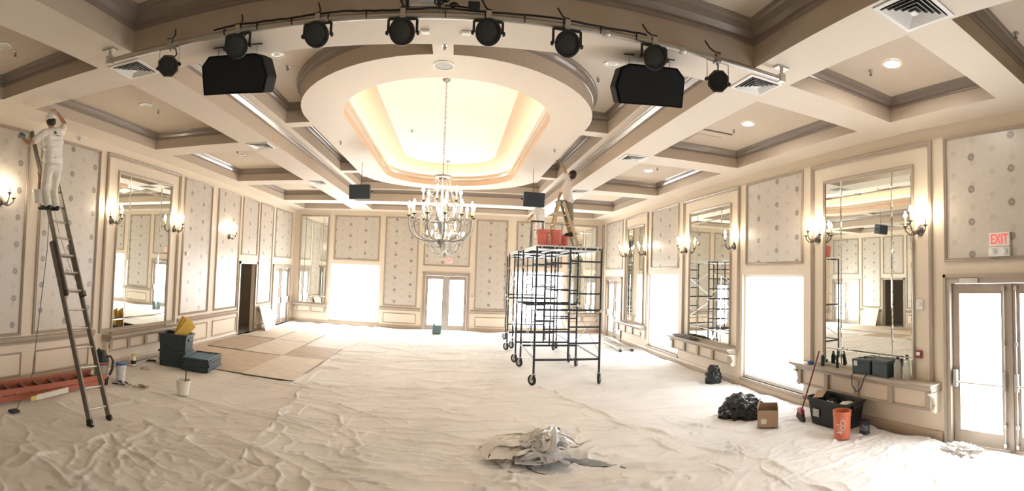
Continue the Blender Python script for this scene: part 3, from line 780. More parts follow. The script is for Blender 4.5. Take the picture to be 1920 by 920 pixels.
SL = [(-2.572, 3.985, True, .25, 'bronze eight-sided stage light at the left end of the pipe'),
      (-1.866, 4.045, False, .15, 'round black stage light above the left hanging loudspeaker'),
      (-1.156, 4.055, False, .1, 'round black stage light third along the pipe from the left'),
      (-.469, 4.042, False, .0, 'round black stage light just left of the middle power box'),
      (.197, 4.058, False, .0, 'round black stage light just right of the middle power box'),
      (.823, 4.03, False, -.1, 'round black stage light over the right side of the oval ring'),
      (1.576, 4.05, False, -.15, 'round black stage light above the right hanging loudspeaker'),
      (2.204, 3.975, True, -.2, 'bronze eight-sided stage light at the right end of the pipe')]
for x, z, oc, yw, lb in SL: stage_light(lb, x, z - .01, oc, math.atan2(-x, 3.7) * (.9 if oc else .6), .32)

# ---------------------------------------------------------------- hanging loudspeakers
def big_speaker(label, loc, rz, tilt, roll, flip):
    root = thing('hanging_loudspeaker', label, 'loudspeaker', loc, rz, group='hanging loudspeakers')
    M = (Matrix.Rotation(roll, 4, 'Y') @ Matrix.Rotation(tilt, 4, 'X'))
    s = -1 if flip else 1
    poly = [(-.32, -.17), (.30, -.17), (.345, -.02), (.30, .15), (.22, .185), (-.24, .185), (-.32, .10)]
    poly = [(s * x, y) for x, y in poly]
    if s < 0: poly = poly[::-1]
    MR = M @ Matrix.Rotation(PI/2, 4, 'X')
    MB().prism(poly, -.20, .16, MR).build('cabinet', mat('matte_black_cabinet', (.008, .009, .010), .85, spec=.2), root, bevel=.012)
    MB().prism([(x * .93, y * .9) for x, y in poly], .16, .172, MR).build('front_grille', mat('black_speaker_cloth', (.006, .008, .010), .8, bump=.4, bscale=300), root)
    mb = MB(); mb.tube([M @ Vector((s*.26, -.05, .15)), M @ Vector((s*.30, -.10, .10)), M @ Vector((s*.27, -.16, .02))], .006, 6); mb.build('cable', mat('pale_cable', (.5, .5, .48), .5), root)
    for x, y in ((-.2, .0), (.2, .0)):
        p = M @ Vector((x, y, .185)); mb = MB(); mb.tube([p, (p.x, p.y, ZS - loc[2])], .0035, 5)
        for q in (.03, .06): mb.ell((p.x, p.y, ZS - loc[2] - q), .008, 6, 4)
        mb.build('suspension_wire', STEEL, root)
        MB().box((p.x-.05, p.y-.008, ZS - loc[2] - .006), (p.x+.05, p.y+.008, ZS - loc[2])).build('ceiling_slot_plate', BLACKM, root)
    return root
big_speaker('big black loudspeaker hung left of the oval ring', (-2.13, 4.25, 4.03), .12, .35, .02, False)
big_speaker('big black loudspeaker hung right of the oval ring', (1.76, 4.25, 4.03), -.18, .35, -.02, True)
NAVY = mat('slate_navy_speaker', (.05, .07, .092), .5, var=.15)
def small_speaker(label, loc, rz, ztop):
    root = thing('small_loudspeaker', label, 'loudspeaker', loc, rz, group='hanging loudspeakers')
    poly = [(-.26, -.13), (.26, -.13), (.19, .15), (-.19, .15)]
    M = Matrix.Rotation(.12, 4, 'X')
    MB().prism(poly, -.17, .17, M).build('cabinet', NAVY, root, bevel=.02)
    MB().box((-.245, -.145, -.155), (.245, -.128, .155), M).build('front_grille', mat('navy_grille', (.04, .058, .078), .7, bump=.4, bscale=300), root)
    for s in (-1, 1):
        mb = MB(); mb.box((s*.255-.008, -.03, -.02), (s*.255+.008, .03, .02)); mb.box((s*.27-.015, -.015, -.015), (s*.27+.015, .015, .015)); mb.build('yoke_knob', BLACKM, root)
    MB().tube([(0, 0, .16), (0, 0, ztop - loc[2])], .006, 6).build('suspension_wire', BLACKM, root)
small_speaker('small navy loudspeaker hanging left of the chandelier', (-2.22, 11.05, 3.95), -.12, Z2)
small_speaker('small navy loudspeaker hanging above the scaffold', (1.77, 11.1, 3.92), .12, Z2)

# ---------------------------------------------------------------- air diffusers, downlights, sprinklers
def diffuser(label, x, y, z, s, rz=0.0):
    root = thing('air_diffuser', label, 'air vent', (x, y, z), rz, group='square ceiling air diffusers')
    h = s / 2
    def ring(r0, z0, r1, z1, th=.004):
        mb = MB(); lp = [rect(-r0, r0, -r0, r0), rect(-r1, r1, -r1, r1)]
        vs = [(p[0], p[1], z0) for p in lp[0]] + [(p[0], p[1], z1) for p in lp[1]] + [(p[0], p[1], z1 + th) for p in lp[1]] + [(p[0], p[1], z0 + th) for p in lp[0]]
        mb.add(vs, [(j*4+i, j*4+(i+1) % 4, ((j+1) % 4)*4+(i+1) % 4, ((j+1) % 4)*4+i) for j in range(4) for i in range(4)]); return mb
    ring(h, -.012, h - .035, -.014, .010).build('frame', WMET, root)
    for k in range(4):
        r = (h - .045) * (1 - k * .205); ring(r, -.024 - .002*k, r - .028, -.004, .003).build('louvre', WMET, root)
    MB().box((-h*.12, -h*.12, -.03), (h*.12, h*.12, -.024)).build('centre_plate', WMET, root)
    MB().box((-h+.03, -h+.03, -.0035), (h-.03, h-.03, -.0015)).build('dark_throat', DARKV, root)
for lb, x, y, s in (('white louvred diffuser on the left beam beside the pipe end', -3.42, 4.23, .42), ('white louvred diffuser on the right beam beside the pipe end', 3.01, 4.21, .42),
                    ('large white louvred diffuser at the top right of the picture', 3.02, 2.14, .46), ('white diffuser on the left beam past the second coffer', -3.46, 7.97, .42),
                    ('white diffuser on the right beam past the second coffer', 3.05, 7.97, .42), ('white diffuser far back on the left beam', -3.48, 11.73, .42), ('white diffuser far back on the right beam', 3.04, 11.73, .42)):
    diffuser(lb, x, y, ZS, s)
root = thing('return_grille', 'dark return air grille in the far left coffer', 'air vent', (-4.2, 14.3, 4.60))
MB().box((-.30, -.16, -.012), (.30, .16, 0)).build('frame', WMET, root)
MB().box((-.26, -.12, -.014), (.26, .12, -.004)).build('dark_throat', DARKV, root)
for k in range(6): MB().box((-.26, -.105 + .04*k, -.018), (.26, -.10 + .04*k, -.006)).build('slat', WMET, root)
root = thing('slot_grille', 'brown linear slot grille with access panel in the second right coffer', 'air vent', (4.06, 6.95, 4.598))
MB().box((-.27, -.22, -.010), (.27, -.18, 0)).build('slot', mat('brown_slot', (.16, .12, .09), .6), root)
MB().box((-.25, .05, -.005), (.22, .5, 0)).build('access_panel', COFFER, root)
LITR = emit('lit_downlight', (1.0, .93, .84), DOWN)
LITL = mat('unlit_lamp_glass', (.8, .78, .72), .15)
def downlight(label, x, y, z, m):
    root = thing('downlight', label, 'ceiling light', (x, y, z), 0, 'recessed downlights')
    MB().lathe([(.105, -.002), (.105, -.010), (.085, -.013), (.08, -.006), (.075, -.002)], n=24, closed=True).build('trim_ring', WMET, root, smooth=40)
    if m is LITR: MB().lathe([(.08, -.004), (.05, -.005), (.001, -.0055)], n=20).build('lens', m, root, smooth=60)
    else:
        MB().lathe([(.08, -.004), (.06, -.003), (.05, -.003)], n=20, closed=True).build('reflector', mat('chrome_reflector', (.85, .84, .8), .08, metal=1), root, smooth=60)
        MB().lathe([(.052, -.004), (.03, -.006), (.001, -.007)], n=16).build('lens', m, root, smooth=60)
for lb, x, y, m in (('chrome downlight in the nearest left coffer', -4.69, 3.33, LITL), ('chrome downlight in the second left coffer', -4.65, 6.08, LITL), ('chrome downlight in the third left coffer', -4.68, 9.87, LITL),
                    ('bright downlight in the nearest right coffer', 4.18, 3.27, LITR), ('bright downlight in the second right coffer', 4.22, 6.12, LITR), ('bright downlight in the third right coffer', 4.22, 10.05, LITR)):
    downlight(lb, x, y, 4.60, m)
downlight('chrome downlight in the pocket left of the oval ring', -2.40, 5.92, Z3, LITL)
downlight('chrome downlight in the pocket right of the oval ring', 1.93, 5.92, Z3, LITL)
def sprinkler(label, x, y, z):
    root = thing('sprinkler_head', label, 'sprinkler', (x, y, z), 0, 'fire sprinklers')
    MB().lathe([(.035, 0), (.035, -.005), (.012, -.008), (.010, -.035), (.004, -.04)], n=12).build('escutcheon', STEEL, root, smooth=40)
    mb = MB()
    for s in (-1, 1): mb.tube([(s*.012, 0, -.012), (s*.016, 0, -.03), (0, 0, -.048)], .003, 5)
    mb.build('yoke_arms', IRON, root)
    MB().lathe([(.02, -.05), (.02, -.053), (.001, -.054)], n=10).build('deflector', IRON, root)
for lb, x, y, z in (('sprinkler in the nearest left coffer', -4.73, 3.55, 4.6), ('sprinkler in the second left coffer', -4.64, 6.42, 4.6), ('sprinkler in the third left coffer', -4.66, 9.45, 4.6),
                    ('sprinkler in the nearest right coffer', 4.17, 3.58, 4.6), ('sprinkler in the second right coffer', 4.22, 6.52, 4.6), ('sprinkler in the third right coffer', 4.28, 9.7, 4.6),
                    ('sprinkler in the coffer at the top right corner', 4.3, 1.83, 4.6), ('sprinkler in the pocket left of the oval ring', -2.40, 6.32, Z3), ('sprinkler in the pocket right of the oval ring', 1.90, 6.42, Z3),
                    ('sprinkler on the front bridge of the oval ring', -.19, 5.17, Z2), ('sprinkler on the glowing dome panel', -1.0, 10.15, 5.16), ('sprinkler on the left side of the oval ring', -2.30, 9.2, Z2), ('sprinkler on the right side of the oval ring', 1.87, 9.2, Z2)):
    sprinkler(lb, x, y, z)
root = thing('ceiling_speaker', 'round white ceiling speaker on the front of the oval ring', 'ceiling speaker', (-.21, 5.68, Z2))
MB().lathe([(.13, 0), (.13, -.008), (.112, -.012), (.11, -.006)], n=28, closed=True).build('rim', WMET, root, smooth=40)
MB().lathe([(.112, -.005), (.06, -.008), (.001, -.009)], n=24).build('grille', mat('grey_white_grille', (.6, .6, .58), .6, bump=.5, bscale=300), root, smooth=60)
for lb, x in (('small white square emergency light left of the centre line on the front beam', -.33), ('small white square emergency light right of the centre line on the front beam', .03)):
    root = thing('beam_emergency_light', lb, 'ceiling light', (x, 4.19, ZS), 0, 'square lights on the front beam')
    MB().box((-.04, -.04, -.014), (.04, .04, 0)).build('housing', WHITE, root, bevel=.005)
    MB().box((-.028, -.028, -.018), (.028, .028, -.014)).build('lens', mat('frosted_lens', (.75, .75, .73), .3), root)

# ---------------------------------------------------------------- wrinkled drop cloths
rng = np.random.default_rng(11)
GX0, GX1, GY0, GY1, GS = -6.2, 5.7, 0.9, 17.8, 0.02
gx = np.arange(GX0, GX1, GS); gy = np.arange(GY0, GY1, GS)
FIELD = np.zeros((len(gx), len(gy)), np.float32)
def crease(x, y, ang, L, A, w, bend, wig=0.0, ph=0.0):
    """one raised fold: gaussian ridge along a bent line"""
    c, s = math.cos(ang), math.sin(ang)
    ex = abs(c) * L/2 + abs(s) * (abs(bend) + 4*w) + 4*w; ey = abs(s) * L/2 + abs(c) * (abs(bend) + 4*w) + 4*w
    i0, i1 = max(0, int((x-ex-GX0)/GS)), min(len(gx), int((x+ex-GX0)/GS)+1)
    j0, j1 = max(0, int((y-ey-GY0)/GS)), min(len(gy), int((y+ey-GY0)/GS)+1)
    if i1 <= i0 or j1 <= j0: return
    X = gx[i0:i1, None] - x; Y = gy[None, j0:j1] - y
    t = (X * c + Y * s) / (L/2); q = -X * s + Y * c
    q = q - bend * (t * t - .4) - wig * np.sin(t * 7 + ph)
    m = np.clip(1 - t * t, 0, 1)
    asym = np.where(q > 0, w, w * .7)
    w = w * .8; asym = asym * .8; h = 1.55 * A * np.exp(-(q / asym) ** 2) * m ** .7
    FIELD[i0:i1, j0:j1] = np.maximum(FIELD[i0:i1, j0:j1], h) + .25 * np.minimum(FIELD[i0:i1, j0:j1], h)
for k in range(2300):                                   # short sharp kinks everywhere
    y = 1.5 + 15.5 * rng.random() ** 1.5; x = rng.uniform(-6, 5.5)
    crease(x, y, rng.normal(0.0, .8), rng.uniform(.12, .6), rng.uniform(.004, .014), rng.uniform(.010, .022), rng.normal(0, .06), rng.uniform(0, .012), rng.uniform(0, 6))
for k in range(420):                                    # long pulled folds, mostly across the room
    y = 1.5 + 14.5 * rng.random(); x = rng.uniform(-6, 5.5)
    crease(x, y, rng.normal(0.02, .25), rng.uniform(.8, 2.8), rng.uniform(.006, .020), rng.uniform(.014, .034), rng.normal(0, .18), rng.uniform(0, .025), rng.uniform(0, 6))
for k in range(120):                                    # strong rolls in the foreground
    y = rng.uniform(2.2, 6.8); x = rng.uniform(-4.5, 5.0)
    crease(x, y, rng.normal(2.0 if x < -1 else .4, .55), rng.uniform(.3, 1.3), rng.uniform(.014, .032), rng.uniform(.014, .026), rng.normal(0, .14), .03, rng.uniform(0, 6))
for k in range(22):                                     # folds drawn from the ladder feet
    a = rng.uniform(-1.3, .35); r = rng.uniform(.4, 1.7)
    crease(-3.9 + r * math.cos(a), 4.75 + r * math.sin(a), a + rng.normal(0, .15), rng.uniform(.4, 1.7), rng.uniform(.012, .028), rng.uniform(.014, .024), rng.normal(0, .14), .03, k)
for k in range(26):                                     # folds round the heap
    a = rng.uniform(0, 2*PI); r = rng.uniform(.5, 1.1)
    crease(.98 + r * math.cos(a), 5.75 + r * math.sin(a) * .8, a + rng.normal(0, .4), rng.uniform(.3, 1.0), rng.uniform(.010, .024), .018, rng.normal(0, .12), .02, k)
for k in range(26):                                     # bunch near the right door
    a = PI * .75 + 1.8 * rng.random(); r = rng.uniform(.15, .6)
    crease(5.42 + r * math.cos(a), 3.15 + r * math.sin(a), a, rng.uniform(.3, .9), rng.uniform(.012, .028), .018, rng.normal(0, .06), .02, k)
def vnoise(nx, ny):
    g = rng.normal(0, 1, (nx + 2, ny + 2))
    fx = np.linspace(0, nx, len(gx), endpoint=False); fy = np.linspace(0, ny, len(gy), endpoint=False)
    ix, iy = fx.astype(int), fy.astype(int); tx = fx - ix; ty = fy - iy
    tx = (tx*tx*(3-2*tx))[:, None]; ty = (ty*ty*(3-2*ty))[None, :]
    g00 = g[ix][:, iy]; g10 = g[ix+1][:, iy]; g01 = g[ix][:, iy+1]; g11 = g[ix+1][:, iy+1]
    return (g00*(1-tx)+g10*tx)*(1-ty) + (g01*(1-tx)+g11*tx)*ty
def ridged(nx, ny, p=3.0):
    """crisp crease network"""
    n = vnoise(nx, ny) + .45 * vnoise(nx * 2, ny * 2); return np.clip(1 - np.abs(n) * 1.5, 0, 1) ** p
near = np.clip(1.25 - (gy[None, :] - 3.0) / 16, .45, 1.2)
FIELD += .005 * np.clip(vnoise(22, 34) + .3, 0, 3) + near * (.017 * ridged(14, 34, 5) * np.clip(.4 + vnoise(9, 14), 0, 1.2) + .013 * ridged(36, 80, 4) * np.clip(.45 + vnoise(14, 22), 0, 1.2) + .004 * ridged(90, 170, 2))
FIELD = np.clip(FIELD, 0, .075)
def flatten(x0, x1, y0, y1, f=.06):
    i0, i1 = int((x0-GX0)/GS), int((x1-GX0)/GS); j0, j1 = int((y0-GY0)/GS), int((y1-GY0)/GS)
    FIELD[max(0, i0):i1, max(0, j0):j1] *= f
for r in ((-6.2, -2.8, 8.58, 15.6), (-6.2, -5.1, 3.0, 6.6), (-5.7, -4.5, 7.95, 9.0), (4.9, 5.5, 4.5, 5.7), (4.15, 4.7, 5.6, 6.0), (1.4, 3.2, 9.2, 15.9), (-4.25, -3.85, 6.5, 6.9)): flatten(*r)
def field(X, Y):
    fx = np.clip((X - GX0) / GS, 0, len(gx) - 2); fy = np.clip((Y - GY0) / GS, 0, len(gy) - 2)
    i, j = fx.astype(int), fy.astype(int); a, b = fx - i, fy - j
    return (FIELD[i, j]*(1-a) + FIELD[i+1, j]*a)*(1-b) + (FIELD[i, j+1]*(1-a) + FIELD[i+1, j+1]*a)*b
def cloth_mat(name, col):
    m = bpy.data.materials.new(name); t = nt(m); n = t.nodes; l = t.links; b = n['Principled BSDF']
    tc = n.new('ShaderNodeTexCoord')
    nz = n.new('ShaderNodeTexNoise'); nz.inputs['Scale'].default_value = 1.1; nz.inputs['Detail'].default_value = 7; nz.inputs['Roughness'].default_value = .6
    l.new(tc.outputs['Object'], nz.inputs['Vector'])
    rp = n.new('ShaderNodeValToRGB'); rp.color_ramp.elements[0].position = .3; rp.color_ramp.elements[1].position = .7
    rp.color_ramp.elements[0].color = (*[c * .86 for c in col], 1); rp.color_ramp.elements[1].color = (*col, 1)
    l.new(nz.outputs['Fac'], rp.inputs[0]); l.new(rp.outputs[0], b.inputs['Base Color'])
    b.inputs['Roughness'].default_value = .9; b.inputs['Specular IOR Level'].default_value = .2
    n2 = n.new('ShaderNodeTexNoise'); n2.inputs['Scale'].default_value = 9; n2.inputs['Detail'].default_value = 8; n2.inputs['Distortion'].default_value = 1.2
    l.new(tc.outputs['Object'], n2.inputs['Vector'])
    n3 = n.new('ShaderNodeTexNoise'); n3.inputs['Scale'].default_value = 420; l.new(tc.outputs['Object'], n3.inputs['Vector'])
    ad = mathn(t, 'MULTIPLY_ADD', n3.outputs['Fac'], .05, n2.outputs['Fac'])
    bp = n.new('ShaderNodeBump'); bp.inputs['Strength'].default_value = .35; bp.inputs['Distance'].default_value = .02
    l.new(ad, bp.inputs['Height']); l.new(bp.outputs[0], b.inputs['Normal'])
    return m
CANVAS = cloth_mat('canvas_drop_cloth', (.85, .835, .81))
CANVAS2 = cloth_mat('tan_canvas_drop_cloth', (.83, .80, .76))
SHEET = cloth_mat('white_sheet_drop_cloth', (.86, .855, .845))
def drop_cloth(q, off, res, m, label):
    q = [np.array(p, float) for p in q]
    nu = int(max(np.linalg.norm(q[1]-q[0]), np.linalg.norm(q[2]-q[3])) / res); nv = int(max(np.linalg.norm(q[3]-q[0]), np.linalg.norm(q[2]-q[1])) / res)
    U, V = np.meshgrid(np.linspace(0, 1, nu + 1), np.linspace(0, 1, nv + 1), indexing='ij')
    X = (q[0][0]*(1-U)+q[1][0]*U)*(1-V) + (q[3][0]*(1-U)+q[2][0]*U)*V
    Y = (q[0][1]*(1-U)+q[1][1]*U)*(1-V) + (q[3][1]*(1-U)+q[2][1]*U)*V
    ed = np.minimum(np.minimum(U, 1-U) * nu, np.minimum(V, 1-V) * nv) * res      # distance from the hem
    wob = .035 * (np.sin(U * 23 + off * 900) + np.sin(U * 57 + 1) * .5); wob2 = .035 * (np.sin(V * 19 + off * 500) + np.sin(V * 47) * .5)
    X = np.clip(X + wob2 * np.clip(1 - ed / .5, 0, 1), XL + .035, XR - .035); Y = Y + wob * np.clip(1 - ed / .5, 0, 1)
    hem = .032 * np.exp(-((ed - .05) / .03) ** 2) * (0.6 + .6 * np.sin(U * 31 + V * 27)) 
    Z = field(X, Y) * np.clip(ed / .10 + .25, 0, 1) + off + np.clip(hem, 0, 1)
    Z = np.where(ed < res * .5, off * .3 + .001, Z)
    co = np.stack([X, Y, Z], -1).reshape(-1, 3) * K
    idx = np.arange((nu+1)*(nv+1)).reshape(nu+1, nv+1)
    qd = np.stack([idx[:-1, :-1], idx[1:, :-1], idx[1:, 1:], idx[:-1, 1:]], -1).reshape(-1, 4)
    me = bpy.data.meshes.new('drop_cloth'); me.vertices.add(len(co)); me.vertices.foreach_set('co', co.ravel())
    me.loops.add(qd.size); me.loops.foreach_set('vertex_index', qd.ravel().astype(np.int32))
    me.polygons.add(len(qd)); me.polygons.foreach_set('loop_start', np.arange(0, qd.size, 4, dtype=np.int32)); me.polygons.foreach_set('loop_total', np.full(len(qd), 4, np.int32))
    me.polygons.foreach_set('use_smooth', np.ones(len(qd), bool)); me.update(); me.validate(); me.materials.append(m)
    o = bpy.data.objects.new('drop_cloth', me); COL.objects.link(o)
    return tag(o, label, 'drop cloth', 'canvas drop cloths on the floor')
drop_cloth([(-6.05, 8.3), (-2.6, 8.3), (-2.6, 17.7), (-6.05, 17.7)], .003, .05, SHEET, 'pale drop cloth under the fibreboard sheets on the far left')
drop_cloth([(-6.05, 1.6), (-2.1, 1.6), (-2.05, 8.56), (-6.05, 8.52)], .005, .026, CANVAS2, 'tan canvas drop cloth under the leaning ladder on the left')
drop_cloth([(-2.86, 8.2), (5.54, 8.2), (5.54, 17.7), (-2.86, 17.7)], .008, .036, SHEET, 'large sunlit drop cloth under the scaffold at the far end')
drop_cloth([(3.0, 4.6), (5.54, 4.6), (5.54, 9.0), (1.9, 9.0)], .012, .03, SHEET, 'pale drop cloth under the black bags along the right wall')
drop_cloth([(-2.26, 4.8), (3.45, 4.9), (1.7, 9.35), (-2.6, 8.62)], .016, .024, CANVAS, 'creased canvas drop cloth in the middle around the crumpled heap')
drop_cloth([(3.05, 1.2), (5.50, 1.2), (5.50, 5.75), (3.42, 5.42)], .020, .026, CANVAS, 'canvas drop cloth under the orange bucket and tote on the right')
drop_cloth([(-3.86, 1.5), (3.6, 1.5), (3.6, 5.30), (-3.8, 5.22)], .024, .022, CANVAS2, 'tan canvas drop cloth across the bottom of the picture')

# ---------------------------------------------------------------- fibreboard sheets
BD1 = board_mat('tan_hardboard', (.58, .48, .375)); BD2 = board_mat('pale_hardboard', (.71, .63, .53)); BD3 = board_mat('brown_hardboard', (.50, .40, .315))
def sheet(cx, cy, w, d, z, rz, m, label, sag=0.0):
    mb = MB(); n = 6; th = .009
    for k in range(2):
        pass
    vs = []; fs = []
    for j in range(n + 1):
        y = -d/2 + d * j / n; zz = sag * (1 - math.cos(2*PI*j/n)) * .5
        vs += [(-w/2, y, zz), (w/2, y, zz), (w/2, y, zz + th), (-w/2, y, zz + th)]
    for j in range(n):
        a, b = j*4, j*4+4
        fs += [(a, a+1, b+1, b), (a+1, a+2, b+2, b+1), (a+2, a+3, b+3, b+2), (a+3, a, b, b+3)]
    fs += [(0, 1, 2, 3), (n*4+3, n*4+2, n*4+1, n*4)]
    mb.add(vs, fs); o = mb.build('hardboard_sheet', m); o.location = Vector((cx, cy, z)) * K; o.rotation_euler = (0, 0, rz)
    return tag(o, label, 'board', 'fibreboard sheets protecting the floor')
sheet(-5.46, 9.75, 1.04, 2.1, .020, .02, BD1, 'tan fibreboard sheet beside the grey lid stack along the left wall')
sheet(-5.46, 11.97, 1.04, 2.15, .024, -.01, BD3, 'brown fibreboard sheet along the left wall below the papered panels')
sheet(-5.48, 14.2, 1.02, 2.2, .030, .01, BD2, 'pale fibreboard sheet in front of the open doorway')
sheet(-4.42, 9.72, 1.03, 2.15, .022, .015, BD1, 'tan fibreboard sheet touching the lid stack on its left')
sheet(-4.40, 11.92, 1.02, 2.15, .027, -.01, BD2, 'pale spotted fibreboard sheet in the middle of the board patch')
sheet(-4.42, 14.1, 1.02, 2.1, .024, .0, BD2, 'far pale fibreboard sheet nearest the end wall')
sheet(-3.36, 11.6, 1.04, 1.75, .020, .0, BD3, 'brown fibreboard sheet forming the far right of the board patch')
sheet(-3.37, 9.70, 1.05, 2.2, .032, .0, BD2, 'raised pale fibreboard sheet at the near right corner of the patch', .006)
mb = MB(); mb.box((-.45, -.007, 0), (.45, .007, .80)); o = mb.build('leaning_board', mat('white_board', (.78, .74, .66), .5))
o.matrix_world = Matrix.Translation(Vector((-5.74, 14.75, .045)) * K) @ Matrix.Rotation(PI/2, 4, 'Z') @ Matrix.Rotation(-.33, 4, 'X')
tag(o, 'white board leaning on the left wall beside the open doorway', 'board')

# ---------------------------------------------------------------- extension ladder and things round it
root = thing('extension_ladder', 'tall aluminium extension ladder leaning on the left wall under the painter', 'ladder', (-4.12, 4.77, .03))
A0 = Vector((0, 0, 0)); A1 = Vector((-1.90, .28, 4.02)); D = (A1 - A0); LL = D.length; D.normalize()
side = Vector((0, 1, 0)); side = (side - D * side.dot(D)).normalized(); nrm = side.cross(D)
def lad(t, s, n=0.0): return A0 + D * t + side * s + nrm * n
for s in (-.185, .185):
    MB().beam(lad(.0, s), lad(2.55, s), .028, .075, nrm).build('lower_rail', ALUD, root)
    MB().beam(lad(1.72, s * .86, .055), lad(LL, s * .86, .055), .026, .07, nrm).build('upper_rail', ALUD, root)
    mb = MB(); mb.beam(lad(-.01, s), lad(.05, s), .036, .085, nrm); mb.box(lad(-.02, s) + Vector((-.045, -.025, -.012)), lad(-.02, s) + Vector((.045, .025, .006))); mb.build('rubber_foot', RUBB, root)
    MB().beam(lad(1.70, s * .95, .04), lad(1.78, s * .95, .04), .04, .10, nrm).build('rung_lock', BLACKM, root)
for k in range(9): MB().tube([lad(.17 + .27 * k, -.18), lad(.17 + .27 * k, .18)], .016, 8).build('rung', ALU, root, smooth=40)
for k in range(10): MB().tube([lad(1.79 + .27 * k, -.155, .055), lad(1.79 + .27 * k, .155, .055)], .016, 8).build('rung', ALU, root, smooth=40)
mb = MB(); mb.tube([lad(3.3, .02, .0), lad(2.7, .04, -.03), lad(2.05, .12, -.02), lad(1.9, .16, .0)], .005, 5); mb.build('pull_rope', mat('grey_rope', (.45, .42, .36), .9), root)
WHITEB = mat('white_pail_plastic', (.80, .77, .70), .4, var=.04)
def pail(name, label, cat, loc, h, rb, rt, m, group=None, handle=True, lid=None, rz=0.0, tilt=0.0):
    root = thing(name, label, cat, loc, rz, group)
    if tilt: root.rotation_euler = (tilt, 0, rz)
    b = MB().lathe([(.001, 0), (rb, 0), (rb + (rt-rb)*.5, h*.5), (rt*.985, h*.82), (rt*1.05, h*.83), (rt*1.05, h*.87), (rt*1.0, h*.875), (rt*1.02, h*.97), (rt*1.07, h*.975), (rt*1.07, h), (rt*.98, h), (rt*.95, h*.8), (rb*.93, .01), (.001, .01)], n=28).build('pail', m, root, smooth=35)
    if handle:
        mb = MB(); pts = [(rt*1.08*math.cos(a), -.02 - rt*.25*math.sin(a), h*.85 - rt*.9*math.sin(a)) for a in [PI * k / 12 for k in range(13)]]
        mb.tube(pts, .004, 5); mb.build('wire_handle', STEEL, root)
    if lid: MB().lathe([(.001, h*1.0), (rt*.9, h*1.0), (rt*1.1, h*1.005), (rt*1.1, h*.93), (rt*1.08, h*.93), (rt*1.08, h*1.03), (rt*.95, h*1.04), (.001, h*1.035)], n=28).build('lid', lid, root, smooth=35)
    return root
pail('paint_pail', 'white pail hanging from the extension ladder by the painter', 'bucket', (-5.42, 4.66, 2.90), .20, .085, .105, WHITEB, rz=.3, tilt=.12)
r = pail('tool_pail', 'white pail with a dark handle standing out of it on the cloth', 'bucket', (-4.05, 6.68, .025), .23, .095, .115, WHITEB, handle=False)
MB().tube([(.0, .0, .05), (.03, .02, .25), (.02, .03, .40)], [.012, .010, .008], 8).build('tool_handle', mat('dark_wood_handle', (.06, .05, .04), .6), r, smooth=40)
MB().lathe([(.0, .17), (.105, .175), (.001, .18)], n=20).build('paint', mat('dried_tan_paint', (.45, .36, .25), .6, bump=.5, bscale=20), r)
pail('lidded_bucket', 'white bucket with a blue lid beside the shop vacuum', 'bucket', (-5.28, 6.60, .02), .30, .075, .09, mat('white_label_plastic', (.74, .75, .76), .4, var=.25, scale=18), lid=mat('blue_lid', (.06, .14, .40), .4))
root = thing('shop_vacuum', 'grey and black shop vacuum standing by the left wall', 'vacuum', (-5.52, 6.34, .02))
MB().lathe([(.10, .05), (.115, .06), (.122, .2), (.125, .33), (.11, .34)], n=24).build('tank', mat('grey_tank', (.42, .40, .36), .45), root, smooth=35)
MB().lathe([(.135, .33), (.14, .36), (.12, .42), (.09, .46), (.085, .50), (.05, .52), (.001, .525)], n=24).build('motor_head', BLACK, root, smooth=35)
MB().tube([(-.05, -.06, .5), (0, -.08, .56), (.05, -.06, .5)], .012, 8).build('handle', BLACK, root, smooth=50)
MB().tube([(.1, .0, .42), (.17, .04, .44), (.2, .08, .36), (.17, .1, .2), (.12, .1, .1)], .022, 10).build('hose', mat('ribbed_hose', (.05, .05, .055), .5, bump=.6, bscale=90), root, smooth=50)
for a in range(4):
    p = (.11 * math.cos(a*PI/2 + .6), .11 * math.sin(a*PI/2 + .6), .02); mb = MB(); mb.ell(p, (.03, .03, .022), 10, 6); mb.box((p[0]-.03, p[1]-.03, .02), (p[0]+.03, p[1]+.03, .06)); mb.build('caster', BLACK, root)
MB().lathe([(.128, .28), (.13, .28), (.13, .31), (.128, .31)], n=24, closed=True).build('red_band', mat('red_plastic', (.35, .05, .05), .4), root)
root = thing('spray_bottle', 'white spray bottle with yellow trigger against the left wall', 'bottle', (-5.84, 7.68, .02))
MB().lathe([(.045, 0), (.05, .01), (.05, .13), (.035, .17), (.018, .19), (.018, .20)], n=16).build('bottle', WHITEB, root, smooth=35)
MB().lathe([(.051, .04), (.0515, .04), (.0515, .11), (.051, .11)], n=16, closed=True).build('paper_label', BLACK, root)
mb = MB(); mb.box((-.02, -.06, .20), (.02, .035, .235)); mb.beam((0, -.045, .205), (0, -.03, .165), .012, .01); mb.build('trigger', mat('yellow_plastic', (.75, .55, .12), .4), root, bevel=.005)
